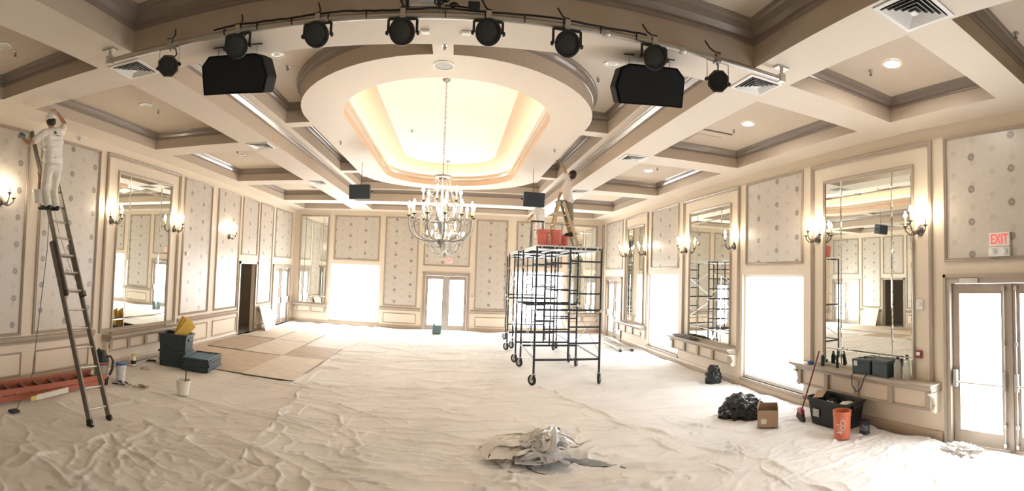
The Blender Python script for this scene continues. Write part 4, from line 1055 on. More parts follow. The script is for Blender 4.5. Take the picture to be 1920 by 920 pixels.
# orange ladder lying along the wall
ORG = mat('orange_fibreglass', (.42, .125, .075), .45, var=.12)
root = thing('orange_stepladder', 'folded orange fibreglass stepladder lying along the left wall', 'ladder', (-5.28, 6.2, .02))
for (x0, x1, z) in ((0, -.16, .02), (.02, -.22, .105)):
    mb = MB(); mb.beam((x0, 0, z + .04), (x1, -2.9, z + .04), .03, .075); mb.build('front_rail', ORG, root)
for z in (.02, .105):
    MB().beam((-.36, 0, z + .04), (-.62, -2.9, z + .04), .03, .075).build('back_rail', ORG, root)
for k in range(10):
    y = -.10 - .28 * k; f = -y / 2.9
    mb = MB(); mb.beam((.0 - .18*f, y, .10), (-.36 - .26*f, y + .06, .10), .13, .018, (0, .6, .8)); mb.build('step', mat('grey_ladder_step', (.34, .31, .27), .5, metal=.3), root)
    MB().beam((.0 - .17*f, y + .05, .06), (-.36 - .26*f, y + .1, .06), .02, .02).build('rear_bar', ALUD, root)
MB().box((.005, -1.62, .05), (.02, -.95, .125), Matrix.Rotation(.06, 4, 'Z')).build('warning_label', mat('white_label', (.72, .70, .64), .5, var=.2, scale=40), root)
MB().box((.012, -1.74, .06), (.026, -1.63, .12), Matrix.Rotation(.06, 4, 'Z')).build('yellow_label', mat('yellow_label', (.68, .55, .15), .5), root)
MB().box((-.03, -.02, .0), (.03, .03, .14)).build('end_cap', RUBB, root)
# rope and plug
root = thing('tether_rope', 'thin rope hanging down the left wall from the ladder to the floor', 'rope', (-5.9, 5.1, 0.02))
MB().tube([(-.1, .28, 3.0), (.0, .19, 2.2), (.0, .06, .75), (.02, -.02, .10), (.35, -.45, .02), (.82, -.95, .015)], .006, 6).build('rope', mat('dark_rope', (.12, .10, .08), .9), root)
MB().box((.80, -1.08, 0), (.90, -.95, .03)).build('end_plug', BLACKM, root, bevel=.006)
# hand tools on the floor
WOODH = mat('wood_tool_handle', (.42, .27, .14), .5, var=.2); STB = mat('blade_steel', (.4, .4, .4), .3, metal=1)
def hand_tool(name, label, loc, rz, L, hm, bm_, bw):
    root = thing(name, label, 'tool', loc, rz, 'hand tools on the left floor')
    MB().tube([(0, 0, .018), (L*.3, 0, .02), (L*.55, 0, .017)], [.012, .016, .010], 8).build('handle', hm, root, smooth=50)
    MB().prism([(L*.52, -.01), (L, -bw), (L, bw), (L*.52, .01)], .012, .022).build('blade', bm_, root)
hand_tool('scraper', 'black handled scraper beside the blue lidded bucket', (-5.20, 6.28, .025), .5, .22, BLACK, BLACKM, .04)
hand_tool('paint_brush', 'dark brush lying nearest the shop vacuum', (-5.05, 6.36, .025), 2.4, .24, BLACK, RUBB, .035)
hand_tool('putty_knife', 'black putty knife in the tool group beyond the ladder', (-5.10, 6.50, .03), -.4, .2, BLACK, STB, .03)
hand_tool('wooden_scraper', 'wood handled scraper at the right of the floor tools', (-4.86, 6.38, .025), .7, .22, WOODH, BLACKM, .04)
hand_tool('wooden_brush', 'wood handled brush behind the wooden scraper', (-4.86, 6.56, .025), .2, .2, WOODH, mat('tan_bristle', (.45, .34, .22), .9), .03)
def rag(name, label, cat, loc, size, m, seed, group=None, sub=4, amp=.35, fr=5.0, rz=0.0):
    """crumpled soft heap: sphere folded by ridged noise and flattened underneath"""
    bm = bmesh.new(); bmesh.ops.create_icosphere(bm, subdivisions=sub, radius=1.0)
    o0 = Vector((seed * 7.13, seed * 3.7, seed * 1.9))
    for v in bm.verts:
        p = v.co.copy(); n1 = 1 - abs(noise.noise(p * fr * .45 + o0)) * 2; n2 = 1 - abs(noise.noise(p * fr + o0)) * 2; n3 = 1 - abs(noise.noise(p * fr * 2.3 + o0)) * 2
        d = 1 + amp * (.6 * (n1 - .5) + .4 * (n2 - .5) + .2 * (n3 - .5)); p *= d
        p.z = max(p.z + .35, 0.0) if p.z < .2 else p.z + .35
        v.co = Vector((p.x * size[0], p.y * size[1], p.z * size[2] / 1.35)) * K
    me = bpy.data.meshes.new(name); bm.to_mesh(me); bm.free()
    me.polygons.foreach_set('use_smooth', [True] * len(me.polygons)); me.materials.append(m)
    o = bpy.data.objects.new(name, me); COL.objects.link(o); o.location = Vector(loc) * K; o.rotation_euler = (0, 0, rz)
    return tag(o, label, cat, group) if label else o
rag('pink_rag', 'small pinkish rag on the floor by the spray bottle', 'rag', (-5.5, 7.6, .02), (.09, .07, .05), mat('pink_rag_cloth', (.55, .40, .34), .9), 3, sub=3)
root = thing('caulk_gun', 'small dark caulk gun by the wall left of the crates', 'tool', (-5.86, 8.22, .02), .4)
MB().tube([(0, 0, .03), (.16, 0, .03)], .02, 10).build('barrel', BLACKM, root); MB().beam((.0, 0, .03), (-.04, 0, .0), .02, .02).build('grip', BLACKM, root)

# ---------------------------------------------------------------- crates, lids and yellow sheets
TEAL = mat('slate_teal_plastic', (.030, .048, .060), .45, var=.15)
BLUEL = mat('steel_blue_plastic', (.065, .17, .25), .45, var=.15)
def crate(label, loc, rz, w, d, h):
    root = thing('storage_crate', label, 'crate', loc, rz, 'dark storage crates by the left wall')
    t = .012; tp = .03
    def fr(w_, d_, z): return [(-w_/2, -d_/2, z), (w_/2, -d_/2, z), (w_/2, d_/2, z), (-w_/2, d_/2, z)]
    mb = MB(); vs = fr(w-tp, d-tp, 0) + fr(w, d, h) + fr(w-2*t, d-2*t, h) + fr(w-tp-2*t, d-tp-2*t, t)
    fs = [(3,2,1,0)] + [(i, (i+1) % 4, 4+(i+1) % 4, 4+i) for i in range(4)] + [(4+i, 4+(i+1) % 4, 8+(i+1) % 4, 8+i) for i in range(4)] + [(8+i, 8+(i+1) % 4, 12+(i+1) % 4, 12+i) for i in range(4)] + [(12, 13, 14, 15)]
    mb.add(vs, fs); mb.build('body', TEAL, root)
    mb = MB(); q = [rect(-w/2-.02, w/2+.02, -d/2-.02, d/2+.02), rect(-w/2+.01, w/2-.01, -d/2+.01, d/2-.01)]
    vs = [(p[0], p[1], z) for z in (h-.035, h+.005) for lp in q for p in lp]
    fs = [(i, (i+1) % 4, 8+(i+1) % 4, 8+i) for i in range(4)] + [(4+i, 4+(i+1) % 4, 12+(i+1) % 4, 12+i) for i in range(4)] + [(i, (i+1) % 4, 4+(i+1) % 4, 4+i) for i in range(4)] + [(8+i, 8+(i+1) % 4, 12+(i+1) % 4, 12+i) for i in range(4)]
    mb.add(vs, fs); mb.build('rim', TEAL, root)
    for s in (-1, 1):
        for k in range(4):
            x = -w/2 + w * (k + .5) / 4
            MB().box((x-.012, s*(d/2-.01)-.012, .03), (x+.012, s*(d/2-.01)+.012, h-.04)).build('rib', TEAL, root)
        MB().box((s*(w/2)-.02, -.08, h*.6), (s*(w/2)+.018, .08, h*.75)).build('handle', TEAL, root, bevel=.006)
    return root
crate('lower dark crate of the stack by the left wall', (-5.32, 8.42, .02), .18, .56, .42, .31)
crate('upper dark crate of the stack, holding the yellow sheets', (-5.32, 8.42, .335), .18, .58, .44, .33)
YEL = mat('yellow_foam_sheet', (.84, .56, .13), .8, var=.25, scale=12, bump=.3, bscale=40)
for k, (f, g, tx, tz) in enumerate(((-.08, -.09, .62, .05), (-.02, -.06, .48, -.04), (.04, -.10, .70, .03), (.10, -.04, .38, -.05))):
    mb = MB(); mb.box((-.013, -.11, 0), (.013, .11, .62)); o = mb.build('yellow_sheet', YEL, bevel=.008)
    o.matrix_world = Matrix.Translation(Vector((-5.32 - .53 * f + .84 * g, 8.42 + .84 * f + .53 * g, .40)) * K) @ Matrix.Rotation(-1.0 + tz, 4, 'Z') @ Matrix.Rotation(-tx, 4, 'X')
    tag(o, ('nearest yellow foam sheet sticking out of the upper crate', 'second yellow foam sheet from the front in the upper crate', 'third yellow foam sheet in the upper crate', 'rearmost yellow foam sheet in the upper crate')[k], 'foam sheet', 'yellow foam sheets in the crate')
def lid_(label, loc, rz, w, d, m):
    root = thing('crate_lid', label, 'crate lid', loc, rz, 'stacked crate lids')
    MB().box((-w/2, -d/2, 0), (w/2, d/2, .018)).build('panel', m, root, bevel=.006)
    mb = MB()
    for a, b in (((-w/2, -d/2), (w/2, -d/2+.03)), ((-w/2, d/2-.03), (w/2, d/2)), ((-w/2, -d/2), (-w/2+.03, d/2)), ((w/2-.03, -d/2), (w/2, d/2))): mb.box((*a, -.01), (*b, .038))
    mb.build('rim', TEAL, root, bevel=.006)
    for k in range(5): x = -w/2 + w*(k+.5)/5; MB().box((x-.012, -d/2+.04, .018), (x+.012, d/2-.04, .026)).build('rib', m, root)
random.seed(8)
names = ['bottom', 'second', 'third', 'fourth', 'top blue']
for k in range(5):
    lid_('%s lid of the crate lid stack right of the crates' % names[k], (-4.78 + random.uniform(-.015, .015), 8.55 + random.uniform(-.02, .02), .035 + .05*k), .18 + random.uniform(-.04, .04), .56, .80, BLUEL if k == 4 else TEAL)

# ---------------------------------------------------------------- right-hand floor things
BAGM = mat('black_bin_bag', (.012, .013, .015), .22, var=.2, bump=.5, bscale=14)
rag('bin_bag', 'small black bin bag against the right wall under the middle shelf', 'bin bag', (5.22, 8.76, .015), (.17, .17, .36), BAGM, 1, 'black bin bags', sub=5, amp=.30, fr=3.0)
rag('bin_bag', 'big slumped black bin bag behind the cardboard box', 'bin bag', (4.36, 6.42, .015), (.33, .24, .34), BAGM, 5, 'black bin bags', sub=5, amp=.42, fr=3.2, rz=-.4)
CARD = mat('brown_cardboard', (.40, .27, .17), .8, var=.08)
root = thing('cardboard_box', 'open brown cardboard box on the right drop cloth', 'box', (4.40, 5.80, .035), -.62)
w, d, h, t = .30, .24, .30, .006
MB().box((-w/2, -d/2, 0), (w/2, -d/2+t, h*.80)).build('front_wall', CARD, root)
MB().box((-w/2, d/2-t, 0), (w/2, d/2, h)).build('back_wall', CARD, root)
MB().box((-w/2, -d/2, 0), (-w/2+t, d/2, h*.8)).build('side_wall', CARD, root)
MB().box((w/2-t, -d/2, 0), (w/2, d/2, h)).build('side_wall', CARD, root)
MB().box((-w/2, -d/2, 0), (w/2, d/2, t)).build('bottom', CARD, root)
MB().box((-w/2-.14, -d/2, h*.78), (-w/2, d/2, h*.78+t), Matrix.Translation((-w/2, 0, h*.8)) @ Matrix.Rotation(1.9, 4, 'Y') @ Matrix.Translation((w/2, 0, -h*.8))).build('flap', CARD, root)
MB().box((-.10, -d/2-.002, .05), (-.02, -d/2, .12)).build('paper_label', mat('box_label', (.72, .66, .55), .6, var=.3, scale=60), root)
# broom
root = thing('broom', 'maroon broom leaning against the nearest right shelf', 'broom', (4.98, 5.72, .03))
top = Vector((.33, -.06, 1.02)); bot = Vector((.02, -.01, .17))
MB().tube([bot, top], .013, 8).build('handle', mat('maroon_handle', (.16, .04, .035), .4), root, smooth=50)
ang = -.35; M = Matrix.Rotation(ang + PI/2, 4, 'Z')
RED = mat('red_broom_cap', (.30, .035, .05), .4)
MB().prism([(-.10, .10), (.10, .10), (.085, .16), (.03, .185), (-.03, .185), (-.085, .16)], -.03, .03, M @ Matrix.Rotation(PI/2, 4, 'X')).build('cap', RED, root, bevel=.01)
BRIS = mat('dark_bristles', (.045, .042, .038), .9, var=.5, scale=80)
for k in range(12):
    f = (k - 5.5) / 5.5
    MB().prism([(f*.085-.009, .11), (f*.085+.009, .11), (f*.135+.012, .0 + .012*abs(f)), (f*.135-.012, .0 + .012*abs(f))], -.026, .026, M @ Matrix.Rotation(PI/2, 4, 'X')).build('bristle_tuft', BRIS, root)
# black tote
root = thing('storage_tote', 'large black plastic tote of rubbish by the right wall', 'tote', (5.22, 5.20, .035), .06)
def ringpts(w, d, r, z, n=5):
    pts = []
    for cx_, cy2, a0 in ((w/2-r, d/2-r, 0), (-w/2+r, d/2-r, PI/2), (-w/2+r, -d/2+r, PI), (w/2-r, -d/2+r, 1.5*PI)):
        for k in range(n): a = a0 + PI/2*k/(n-1); pts.append((cx_ + r*math.cos(a), cy2 + r*math.sin(a), z))
    return pts
rings = [ringpts(.40, .66, .05, 0), ringpts(.47, .76, .06, .33), ringpts(.47, .76, .06, .345), ringpts(.52, .81, .07, .345), ringpts(.52, .81, .07, .385), ringpts(.49, .78, .06, .385), ringpts(.46, .74, .06, .33), ringpts(.38, .64, .05, .02)]
mb = MB(); n = 20; vs = [p for r in rings for p in r]; fs = [(j*n+i, j*n+(i+1) % n, (j+1)*n+(i+1) % n, (j+1)*n+i) for j in range(7) for i in range(n)] + [tuple(range(n-1, -1, -1)), tuple(7*n+i for i in range(n))]
mb.add(vs, fs); mb.build('tub', BLACK, root, smooth=35)
for s in (-1, 1): MB().box((-.08, s*.405-.015, .28), (.08, s*.405+.015, .36)).build('handle', BLACK, root, bevel=.01)
MB().box((-.245, .12, .12), (-.232, .24, .23)).build('sticker', mat('grey_sticker', (.45, .45, .44), .5, var=.5, scale=50), root)
for k, (dx, dy, dz, lb) in enumerate(((-.05, .10, .24, 'crumpled cream paper near the middle of the black tote'), (.05, -.18, .27, 'crumpled white paper at the right end of the black tote'), (.10, .18, .25, 'crumpled dark plastic at the back of the black tote'))):
    rag('crumpled_paper', lb, 'rubbish', (5.22 + dx, 5.20 + dy, .06 + dz - .05), (.13, .12, .10), (mat('cream_paper', (.66, .58, .45), .8), WHITEB, BAGM)[k], 11 + k, 'rubbish in the black tote', sub=3, amp=.5)
mb = MB(); mb.box((-.13, -.08, 0), (.13, .08, .012)); o = mb.build('brown_card', CARD); o.matrix_world = Matrix.Translation(Vector((5.18, 5.50, .425)) * K) @ Matrix.Rotation(-.25, 4, 'Y') @ Matrix.Rotation(.5, 4, 'Z')
tag(o, 'piece of brown card lying across the left rim of the tote', 'cardboard')
ORB = mat('orange_bucket_plastic', (.60, .165, .085), .4, var=.08)
r = pail('orange_bucket', 'orange five-gallon bucket with white print in front of the black tote', 'bucket', (4.83, 4.69, .04), .36, .112, .122, ORB, rz=.5)
def print_stroke(parent, pts, R, m, w=.006):
    mb = MB(); q = []
    for a, z in pts: q.append(Vector(((R(z)) * math.cos(a), (R(z)) * math.sin(a), z)))
    mb.tube(q, w, 5); o = mb.build('printed_mark', m, parent); return o
PR = mat('white_print', (.80, .74, .68), .5)
RB = lambda z: .112 + .010 * z / .36 + .001
a0 = -2.55 - .5
for cxa, cz, rr in ((.25, .22, .035), (.25, .155, .035), (-.05, .14, .03)):
    print_stroke(r, [(a0 + cxa + rr*8*math.cos(t*PI/6), cz + rr*math.sin(t*PI/6)) for t in range(13)], RB, PR, .004)
print_stroke(r, [(a0 - .55, .185), (a0 - .1, .20)], RB, PR, .006); print_stroke(r, [(a0 - .5, .08), (a0 - .2, .10), (a0 + .1, .07)], RB, PR, .005); print_stroke(r, [(a0 - .1, .10), (a0 + .35, .09)], RB, PR, .004)
root = thing('paint_can', 'small dark navy paint can right of the orange bucket', 'paint can', (5.19, 4.60, .03))
MB().lathe([(.001, 0), (.072, 0), (.075, .004), (.072, .01), (.072, .17), (.075, .175), (.072, .18), (.06, .178), (.058, .172), (.001, .172)], n=24).build('can', mat('navy_can_label', (.018, .022, .035), .35, var=.3), root, smooth=35)
MB().lathe([(.0725, .05), (.073, .05), (.073, .12), (.0725, .12)], n=24, closed=True).build('label_band', mat('grey_blue_label', (.12, .13, .17), .4, var=.6, scale=45), root)
MB().tube([(.075*math.cos(a), -.02-.04*math.sin(a), .15-.06*math.sin(a)) for a in [PI*k/10 for k in range(11)]], .003, 5).build('wire_handle', STEEL, root)
# shelf things, right
ZT = .79
root = thing('tool_box', 'black tool box on the nearest right shelf, the left one', 'tool box', (5.46, 4.84, ZT), .12, 'black tool boxes on the shelf')
MB().box((-.09, -.16, 0), (.09, .16, .20)).build('case', TEAL, root, bevel=.012); MB().box((-.095, -.165, .165), (.095, .165, .215)).build('lid', TEAL, root, bevel=.012)
MB().box((-.10, .06, .12), (-.088, .12, .19)).build('latch', mat('pale_latch', (.6, .62, .62), .4), root)
MB().tube([(-.05, -.06, .215), (-.05, -.05, .24), (-.05, .05, .24), (-.05, .06, .215)], .008, 6).build('handle', BLACK, root)
root = thing('tool_box', 'black tool box on the nearest right shelf, the right one', 'tool box', (5.48, 4.49, ZT), -.05, 'black tool boxes on the shelf')
MB().box((-.085, -.15, 0), (.085, .15, .22)).build('case', TEAL, root, bevel=.012); MB().box((-.09, -.155, .18), (.09, .155, .235)).build('lid', TEAL, root, bevel=.012)
root = thing('dangling_cable', 'dark looped cable hanging from the tool box over the shelf edge', 'cable', (5.30, 4.80, ZT))
MB().tube([(.06, .14, .02), (.0, .15, -.02), (-.02, .12, -.16), (-.02, .04, -.24), (-.02, -.05, -.18), (-.01, -.11, -.02), (.05, -.13, .05)], .008, 7).build('cable', RUBB, root, smooth=60)
root = thing('green_bottle', 'dark green bottle at the left end of the nearest shelf', 'bottle', (5.46, 5.74, ZT)); MB().lathe([(.032, 0), (.034, .01), (.034, .14), (.02, .17), (.016, .175)], n=14).build('bottle', mat('dark_green_plastic', (.02, .05, .035), .35), root, smooth=35); MB().lathe([(.02, .175), (.021, .21), (.012, .215)], n=12).build('cap', WHITEB, root)
root = thing('tape_roll', 'blue tape roll at the left tip of the nearest shelf', 'tape', (5.42, 5.98, ZT)); MB().lathe([(.03, 0), (.055, 0), (.055, .045), (.03, .045), (.03, 0)], n=20, closed=True).build('roll', mat('blue_tape', (.05, .10, .38), .5), root, smooth=35); MB().lathe([(.028, .002), (.031, .002), (.031, .043), (.028, .043)], n=20, closed=True).build('core', CARD, root)
mb = MB(); mb.box((-.06, -.10, 0), (.06, .10, .004)); o = mb.build('paper_sheet', WHITEB); o.location = Vector((5.44, 6.18, ZT)) * K; tag(o, 'white paper at the far left tip of the nearest shelf', 'paper')
root = thing('caulking_gun', 'black caulking gun standing on the nearest shelf against the mirror', 'tool', (5.50, 5.44, ZT)); MB().tube([(0, 0, 0), (0, .01, .20)], .022, 10).build('barrel', BLACK, root, smooth=50); MB().tube([(0, .03, .12), (0, .09, .26)], .009, 6).build('trigger', BLACK, root); MB().tube([(0, 0, .2), (0, .005, .25)], .006, 6).build('rod', BLACK, root); MB().tube([(0, .04, .012), (0, .16, .04), (0, .26, .012)], .008, 6).build('cord', mat('grey_cord', (.3, .3, .3), .5), root)
JUG = mat('milky_jug_plastic', (.80, .78, .70), .35, alpha=.38)
for lb, y, h in (('milky translucent jug on the nearest shelf, the left one', 4.22, .30), ('milky translucent jug on the nearest shelf, the right one', 4.07, .26)):
    root = thing('plastic_jug', lb, 'jug', (5.47, y, ZT), 0, 'translucent jugs on the shelf')
    MB().lathe([(.001, 0), (.05, 0), (.055, .01), (.055, h*.65), (.03, h*.88), (.022, h*.9)], n=16).build('jug', JUG, root, smooth=35); MB().lathe([(.024, h*.9), (.024, h), (.001, h)], n=12).build('cap', BLACK if h > .28 else WHITEB, root)
rag('grey_rag', 'crumpled grey rag on the middle right shelf', 'rag', (5.43, 10.45, .745), (.085, .55, .06), mat('grey_rag_cloth', (.22, .215, .21), .9, var=.3), 21, sub=5, amp=.7, fr=6)
# lying ladder, far right
root = thing('lying_ladder', 'aluminium ladder lying on the floor along the far right wall', 'ladder', (4.80, 13.3, .03), -.05)
for x in (0, .36): MB().beam((x, 0, .03), (x, 3.5, .03), .03, .06).build('rail', ALU, root)
for k in range(12): MB().tube([(0, .15 + .28*k, .035), (.36, .15 + .28*k, .035)], .014, 8).build('rung', ALU, root)
for x in (0, .36): MB().box((x-.03, -.06, -.01), (x+.03, .03, .05)).build('foot', RUBB, root)
# jerry can at the far door
root = thing('plastic_jerry_can', 'grey-teal plastic jerry can in front of the far double door', 'jerry can', (-.52, 16.72, .02), .2)
GT = mat('grey_teal_plastic', (.10, .17, .18), .5)
MB().box((-.15, -.11, 0), (.15, .11, .30)).build('body', GT, root, bevel=.03); MB().lathe([(.035, .30), (.035, .34), (.03, .345), (.001, .345)], (-.09, 0, 0), 12).build('cap', BLACK, root)
MB().tube([(-.02, 0, .29), (.0, 0, .36), (.10, 0, .36), (.12, 0, .29)], .015, 8).build('handle', GT, root, smooth=50)
# crumpled heap in the middle foreground
HEAP1 = mat('grey_white_plastic_sheet', (.56, .56, .56), .3, var=.2, bump=.6, bscale=12); HEAP2 = cloth_mat('heap_canvas', (.82, .78, .72))
root = thing('crumpled_sheet_heap', 'crumpled grey plastic and canvas heap on the middle foreground cloth', 'crumpled sheet', (1.0, 5.72, .03))
def fold_sheet(seed, size, w, d, h, n=70, folds=22):
    """sheet folded over and over about random planes, then slumped onto the floor"""
    rg = np.random.default_rng(seed)
    U, V = np.meshgrid(np.linspace(-size/2, size/2, n + 1), np.linspace(-size/2, size/2, n + 1), indexing='ij')
    P = np.stack([U.ravel(), V.ravel(), .04 * np.sin(U.ravel() * 9 + seed) * np.cos(V.ravel() * 7)], 1)
    for k in range(folds):
        nv = rg.normal(0, 1, 3) * np.array([1, 1, .55 if k < 5 else .9]); nv /= np.linalg.norm(nv)
        p0 = P.mean(0) + rg.normal(0, .33, 3) * P.std(0) * (1.6 if k < 6 else 1.9)
        dd = (P - p0) @ nv; s_ = np.sign(np.median(dd)) or 1.0
        m = dd * s_ < 0; P[m] -= (1.82 * dd[m])[:, None] * nv
    P -= P.mean(0); lo, hi = np.percentile(P, 2, 0), np.percentile(P, 98, 0)
    P = (P - (lo + hi) / 2) / (hi - lo) * np.array([w, d, h]); P[:, 2] += h * .48
    G = P.reshape(n + 1, n + 1, 3)
    for it in range(2):
        G[1:-1, 1:-1] = .5 * G[1:-1, 1:-1] + .125 * (G[2:, 1:-1] + G[:-2, 1:-1] + G[1:-1, 2:] + G[1:-1, :-2])
    P = G.reshape(-1, 3); low = P[:, 2] < .01
    P[:, 2] = np.where(low, .004 + .006 * np.sin(P[:, 0] * 60 + P[:, 1] * 47) ** 2, P[:, 2])
    r = np.hypot(P[:, 0] / (w * .5), P[:, 1] / (d * .5)); P[:, 2] *= np.clip(1.35 - r * .55, .25, 1)
    fs = [(a, a+n+1, a+n+2, a+1) for i in range(n) for a in range(i*(n+1), i*(n+1)+n)]
    mb = MB(); mb.add([tuple(p) for p in P], fs); return mb
for nm, dx, dy, w, d, h, m, sd in (('canvas_folds', -.24, .14, .62, .55, .22, HEAP2, 4), ('canvas_folds', -.05, .08, .5, .5, .30, HEAP2, 9), ('plastic_folds', .12, -.06, .46, .46, .38, HEAP1, 13), ('plastic_folds', .02, -.15, .5, .40, .26, HEAP1, 21), ('plastic_folds', .18, -.12, .34, .36, .30, HEAP1, 44), ('canvas_folds', -.28, .0, .46, .4, .22, HEAP2, 48), ('canvas_tail', .10, .55, .75, .4, .10, HEAP2, 27), ('plastic_tail', .38, .80, .36, .28, .10, HEAP1, 33)):
    o = fold_sheet(sd, 1.5, w, d, h).build(nm, m, root, smooth=80); o.location = Vector((dx, dy, 0)) * K
vs = []; fs = []; n, mm = 30, 6
for i in range(n + 1):
    t = i / n; w1, w0 = .105 * math.sin(PI * t ** .8) + .003, -.06 * math.sin(PI * t) - .003
    for k in range(mm + 1):
        a, b2 = t * .80, w0 + (w1 - w0) * k / mm; x, y = 1.32 + a * math.cos(-.58) - b2 * math.sin(-.58), 5.66 + a * math.sin(-.58) + b2 * math.cos(-.58)
        z = float(field(np.array([x]), np.array([y]))[0]) + .0215 + .012 * (1 - (2*k/mm - 1) ** 2)
        vs.append((x, y, z if y > 5.32 else z + .008))
for i in range(n):
    for k in range(mm): a = i*(mm+1)+k; fs.append((a, a+mm+1, a+mm+2, a+1))
mb = MB(); mb.add(vs, fs)  # thin patch added in place of carpet showing through a gap in the cloths
o = mb.build('carpet_gap_patch', mat('carpet_patch_grey', (.30, .31, .31), .9, var=.2, bump=.4, bscale=20), smooth=60)
tag(o, 'slate grey pointed patch standing for bare carpet right of the crumpled heap', 'cloth')
rag('twisted_cloth', 'knotted twist of drop cloth by the nearest right door', 'cloth', (5.30, 3.08, .03), (.13, .24, .09), CANVAS2, 41, sub=5, amp=.8, fr=5)

# ---------------------------------------------------------------- rolling scaffold towers
SILV = mat('zinc_brace', (.50, .50, .49), .4, metal=.7, var=.1)
def tower(label, x0, x1, y0, y1, top):
    root = thing('scaffold_tower', label, 'scaffold', ((x0+x1)/2, (y0+y1)/2, .02), 0, 'rolling scaffold towers')
    hw, hd = (x1-x0)/2, (y1-y0)/2; r = .0225
    zs = [.50, .82, 1.14, 1.475, 1.805, 2.14, 2.45, top]
    for y in (-hd, hd):
        for x in (-hw, hw): MB().tube([(x, y, .23), (x, y, top + .03)], r, 10).build('post', SCAFF, root, smooth=40)
        for z0, z1 in ((.50, 1.44), (1.475, top)): MB().tube([(hw*.02 + hw*.0, y, z0), (hw*.02, y, z1)], r*.85, 8).build('inner_post', SCAFF, root, smooth=40)
        for z in (.50, 1.475, top): MB().tube([(-hw, y, z), (hw, y, z)], r, 8).build('crossbar', SCAFF, root, smooth=40)
        for z in (.82, 1.14, 1.805, 2.14, 2.45): MB().tube([(hw*.02, y, z), (hw, y, z)], r*.8, 8).build('rung', SCAFF, root, smooth=40)
        for x in (-hw, hw):
            mb = MB(); mb.lathe([(.027, -.03), (.03, -.02), (.03, .02), (.027, .03)], (x, y, 1.455), 10); mb.build('coupling', SILV, root, smooth=40)
            a = .6 if x < 0 else -.5
            M = Matrix.Rotation(a, 3, 'Z')
            mb = MB(); mb.tube([(x, y, .25), (x, y, .21)], .022, 8)
            for s in (-1, 1): p = M @ Vector((s*.036, .0, 0)); mb.beam((x+p.x, y+p.y, .215), (x+p.x + (M @ Vector((0, .04, 0))).x, y+p.y + (M @ Vector((0, .04, 0))).y, .10), .006, .05)
            mb.beam((x + (M @ Vector((-.04, 0, 0))).x, y + (M @ Vector((-.04, 0, 0))).y, .218), (x + (M @ Vector((.04, 0, 0))).x, y + (M @ Vector((.04, 0, 0))).y, .218), .05, .01)
            cst = mb.build('caster_fork', SILV, root)
            c = M @ Vector((0, .04, 0)); W3 = M @ Matrix.Rotation(PI/2, 3, 'Y')
            MB().lathe([(.06, -.022), (.095, -.024), (.104, -.013), (.104, .013), (.095, .024), (.06, .022), (.06, -.022)], (x+c.x, y+c.y, .104), 20, W3, closed=True).build('tyre', RUBB, cst, smooth=35)
            MB().lathe([(.062, -.014), (.062, .014), (.022, .024), (.001, .026)], (x+c.x, y+c.y, .104), 16, W3).build('hub', SILV, cst, smooth=35)
    for x in (-hw, hw):
        for z0, z1 in ((.62, 1.36), (1.62, 2.36)):
            MB().tube([(x, -hd, z0), (x, hd, z1)], .010, 6).build('cross_brace', SILV, root)
            MB().tube([(x + (.02 if x < 0 else -.02), -hd, z1), (x + (.02 if x < 0 else -.02), hd, z0)], .010, 6).build('cross_brace', SILV, root)
        MB().tube([(x, -hd, .52), (x, hd, .52)], .016, 8).build('side_bar', SCAFF, root)
    for k in range(3):
        w = 2*hw/3 - .03; cx_ = -hw + 2*hw*(k+.5)/3
        pl = MB().box((cx_-w/2, -hd-.02, top+.022), (cx_+w/2, hd+.02, top+.05)).build('deck_plank', PLANK, root)
        for s in (-1, 1): MB().box((cx_+s*w/2-.012, -hd-.02, top-.02), (cx_+s*w/2+.012, hd+.02, top+.022)).build('side_channel', ALU, pl)
        for s in (-1, 1):
            for q in (-.13, .13): MB().box((cx_+q-.015, s*hd-.035, top-.01), (cx_+q+.015, s*hd+.035, top+.024)).build('hook', ALU, pl)
    return root
TOP = 2.70
tower('nearest black scaffold tower carrying the stepladder and red buckets', 1.62, 2.95, 9.40, 11.27, TOP)
tower('middle scaffold tower just behind the nearest one', 1.57, 2.90, 11.80, 13.68, TOP)
tower('farthest scaffold tower in front of the bright end window', 1.76, 3.05, 13.98, 15.85, TOP)
DK = TOP + .052 + .02
# A-frame stepladder on the deck
FIB = mat('pale_tan_fibreglass', (.55, .44, .29), .5, var=.12)
root = thing('stepladder', 'tan fibreglass stepladder standing on the near scaffold deck', 'ladder', (2.25, 10.2, DK))
for s in (-1, 1):
    MB().beam((.02, s*.13, 1.00), (.37, s*.21, 0), .03, .055, (1, 0, .3)).build('front_rail', FIB, root)
    MB().beam((-.05, s*.12, 1.00), (-.28, s*.20, 0), .025, .045, (1, 0, -.3)).build('rear_rail', FIB, root)
    MB().box((.35, s*.21-.03, -.004), (.42, s*.21+.03, .03)).build('foot', RUBB, root); MB().box((-.31, s*.20-.03, -.004), (-.25, s*.20+.03, .03)).build('foot', RUBB, root)
    MB().beam((.18, s*.185, .52), (-.16, s*.165, .52), .012, .018).build('spreader', ALU, root)
for k in range(4):
    z = .22 + .24*k; f = 1 - z
    MB().box((.03+.35*f-.045, -(.13+.08*f), z), (.03+.35*f+.035, .13+.08*f, z+.022)).build('step', ALU, root)
    MB().tube([(-.05-.23*f, -(.12+.08*f), z+.04), (-.05-.23*f, .12+.08*f, z+.04)], .010, 6).build('rear_bar', ALU, root)
MB().box((-.10, -.16, .985), (.09, .16, 1.02)).build('top_cap', mat('grey_top_cap', (.20, .20, .19), .5), root, bevel=.01)
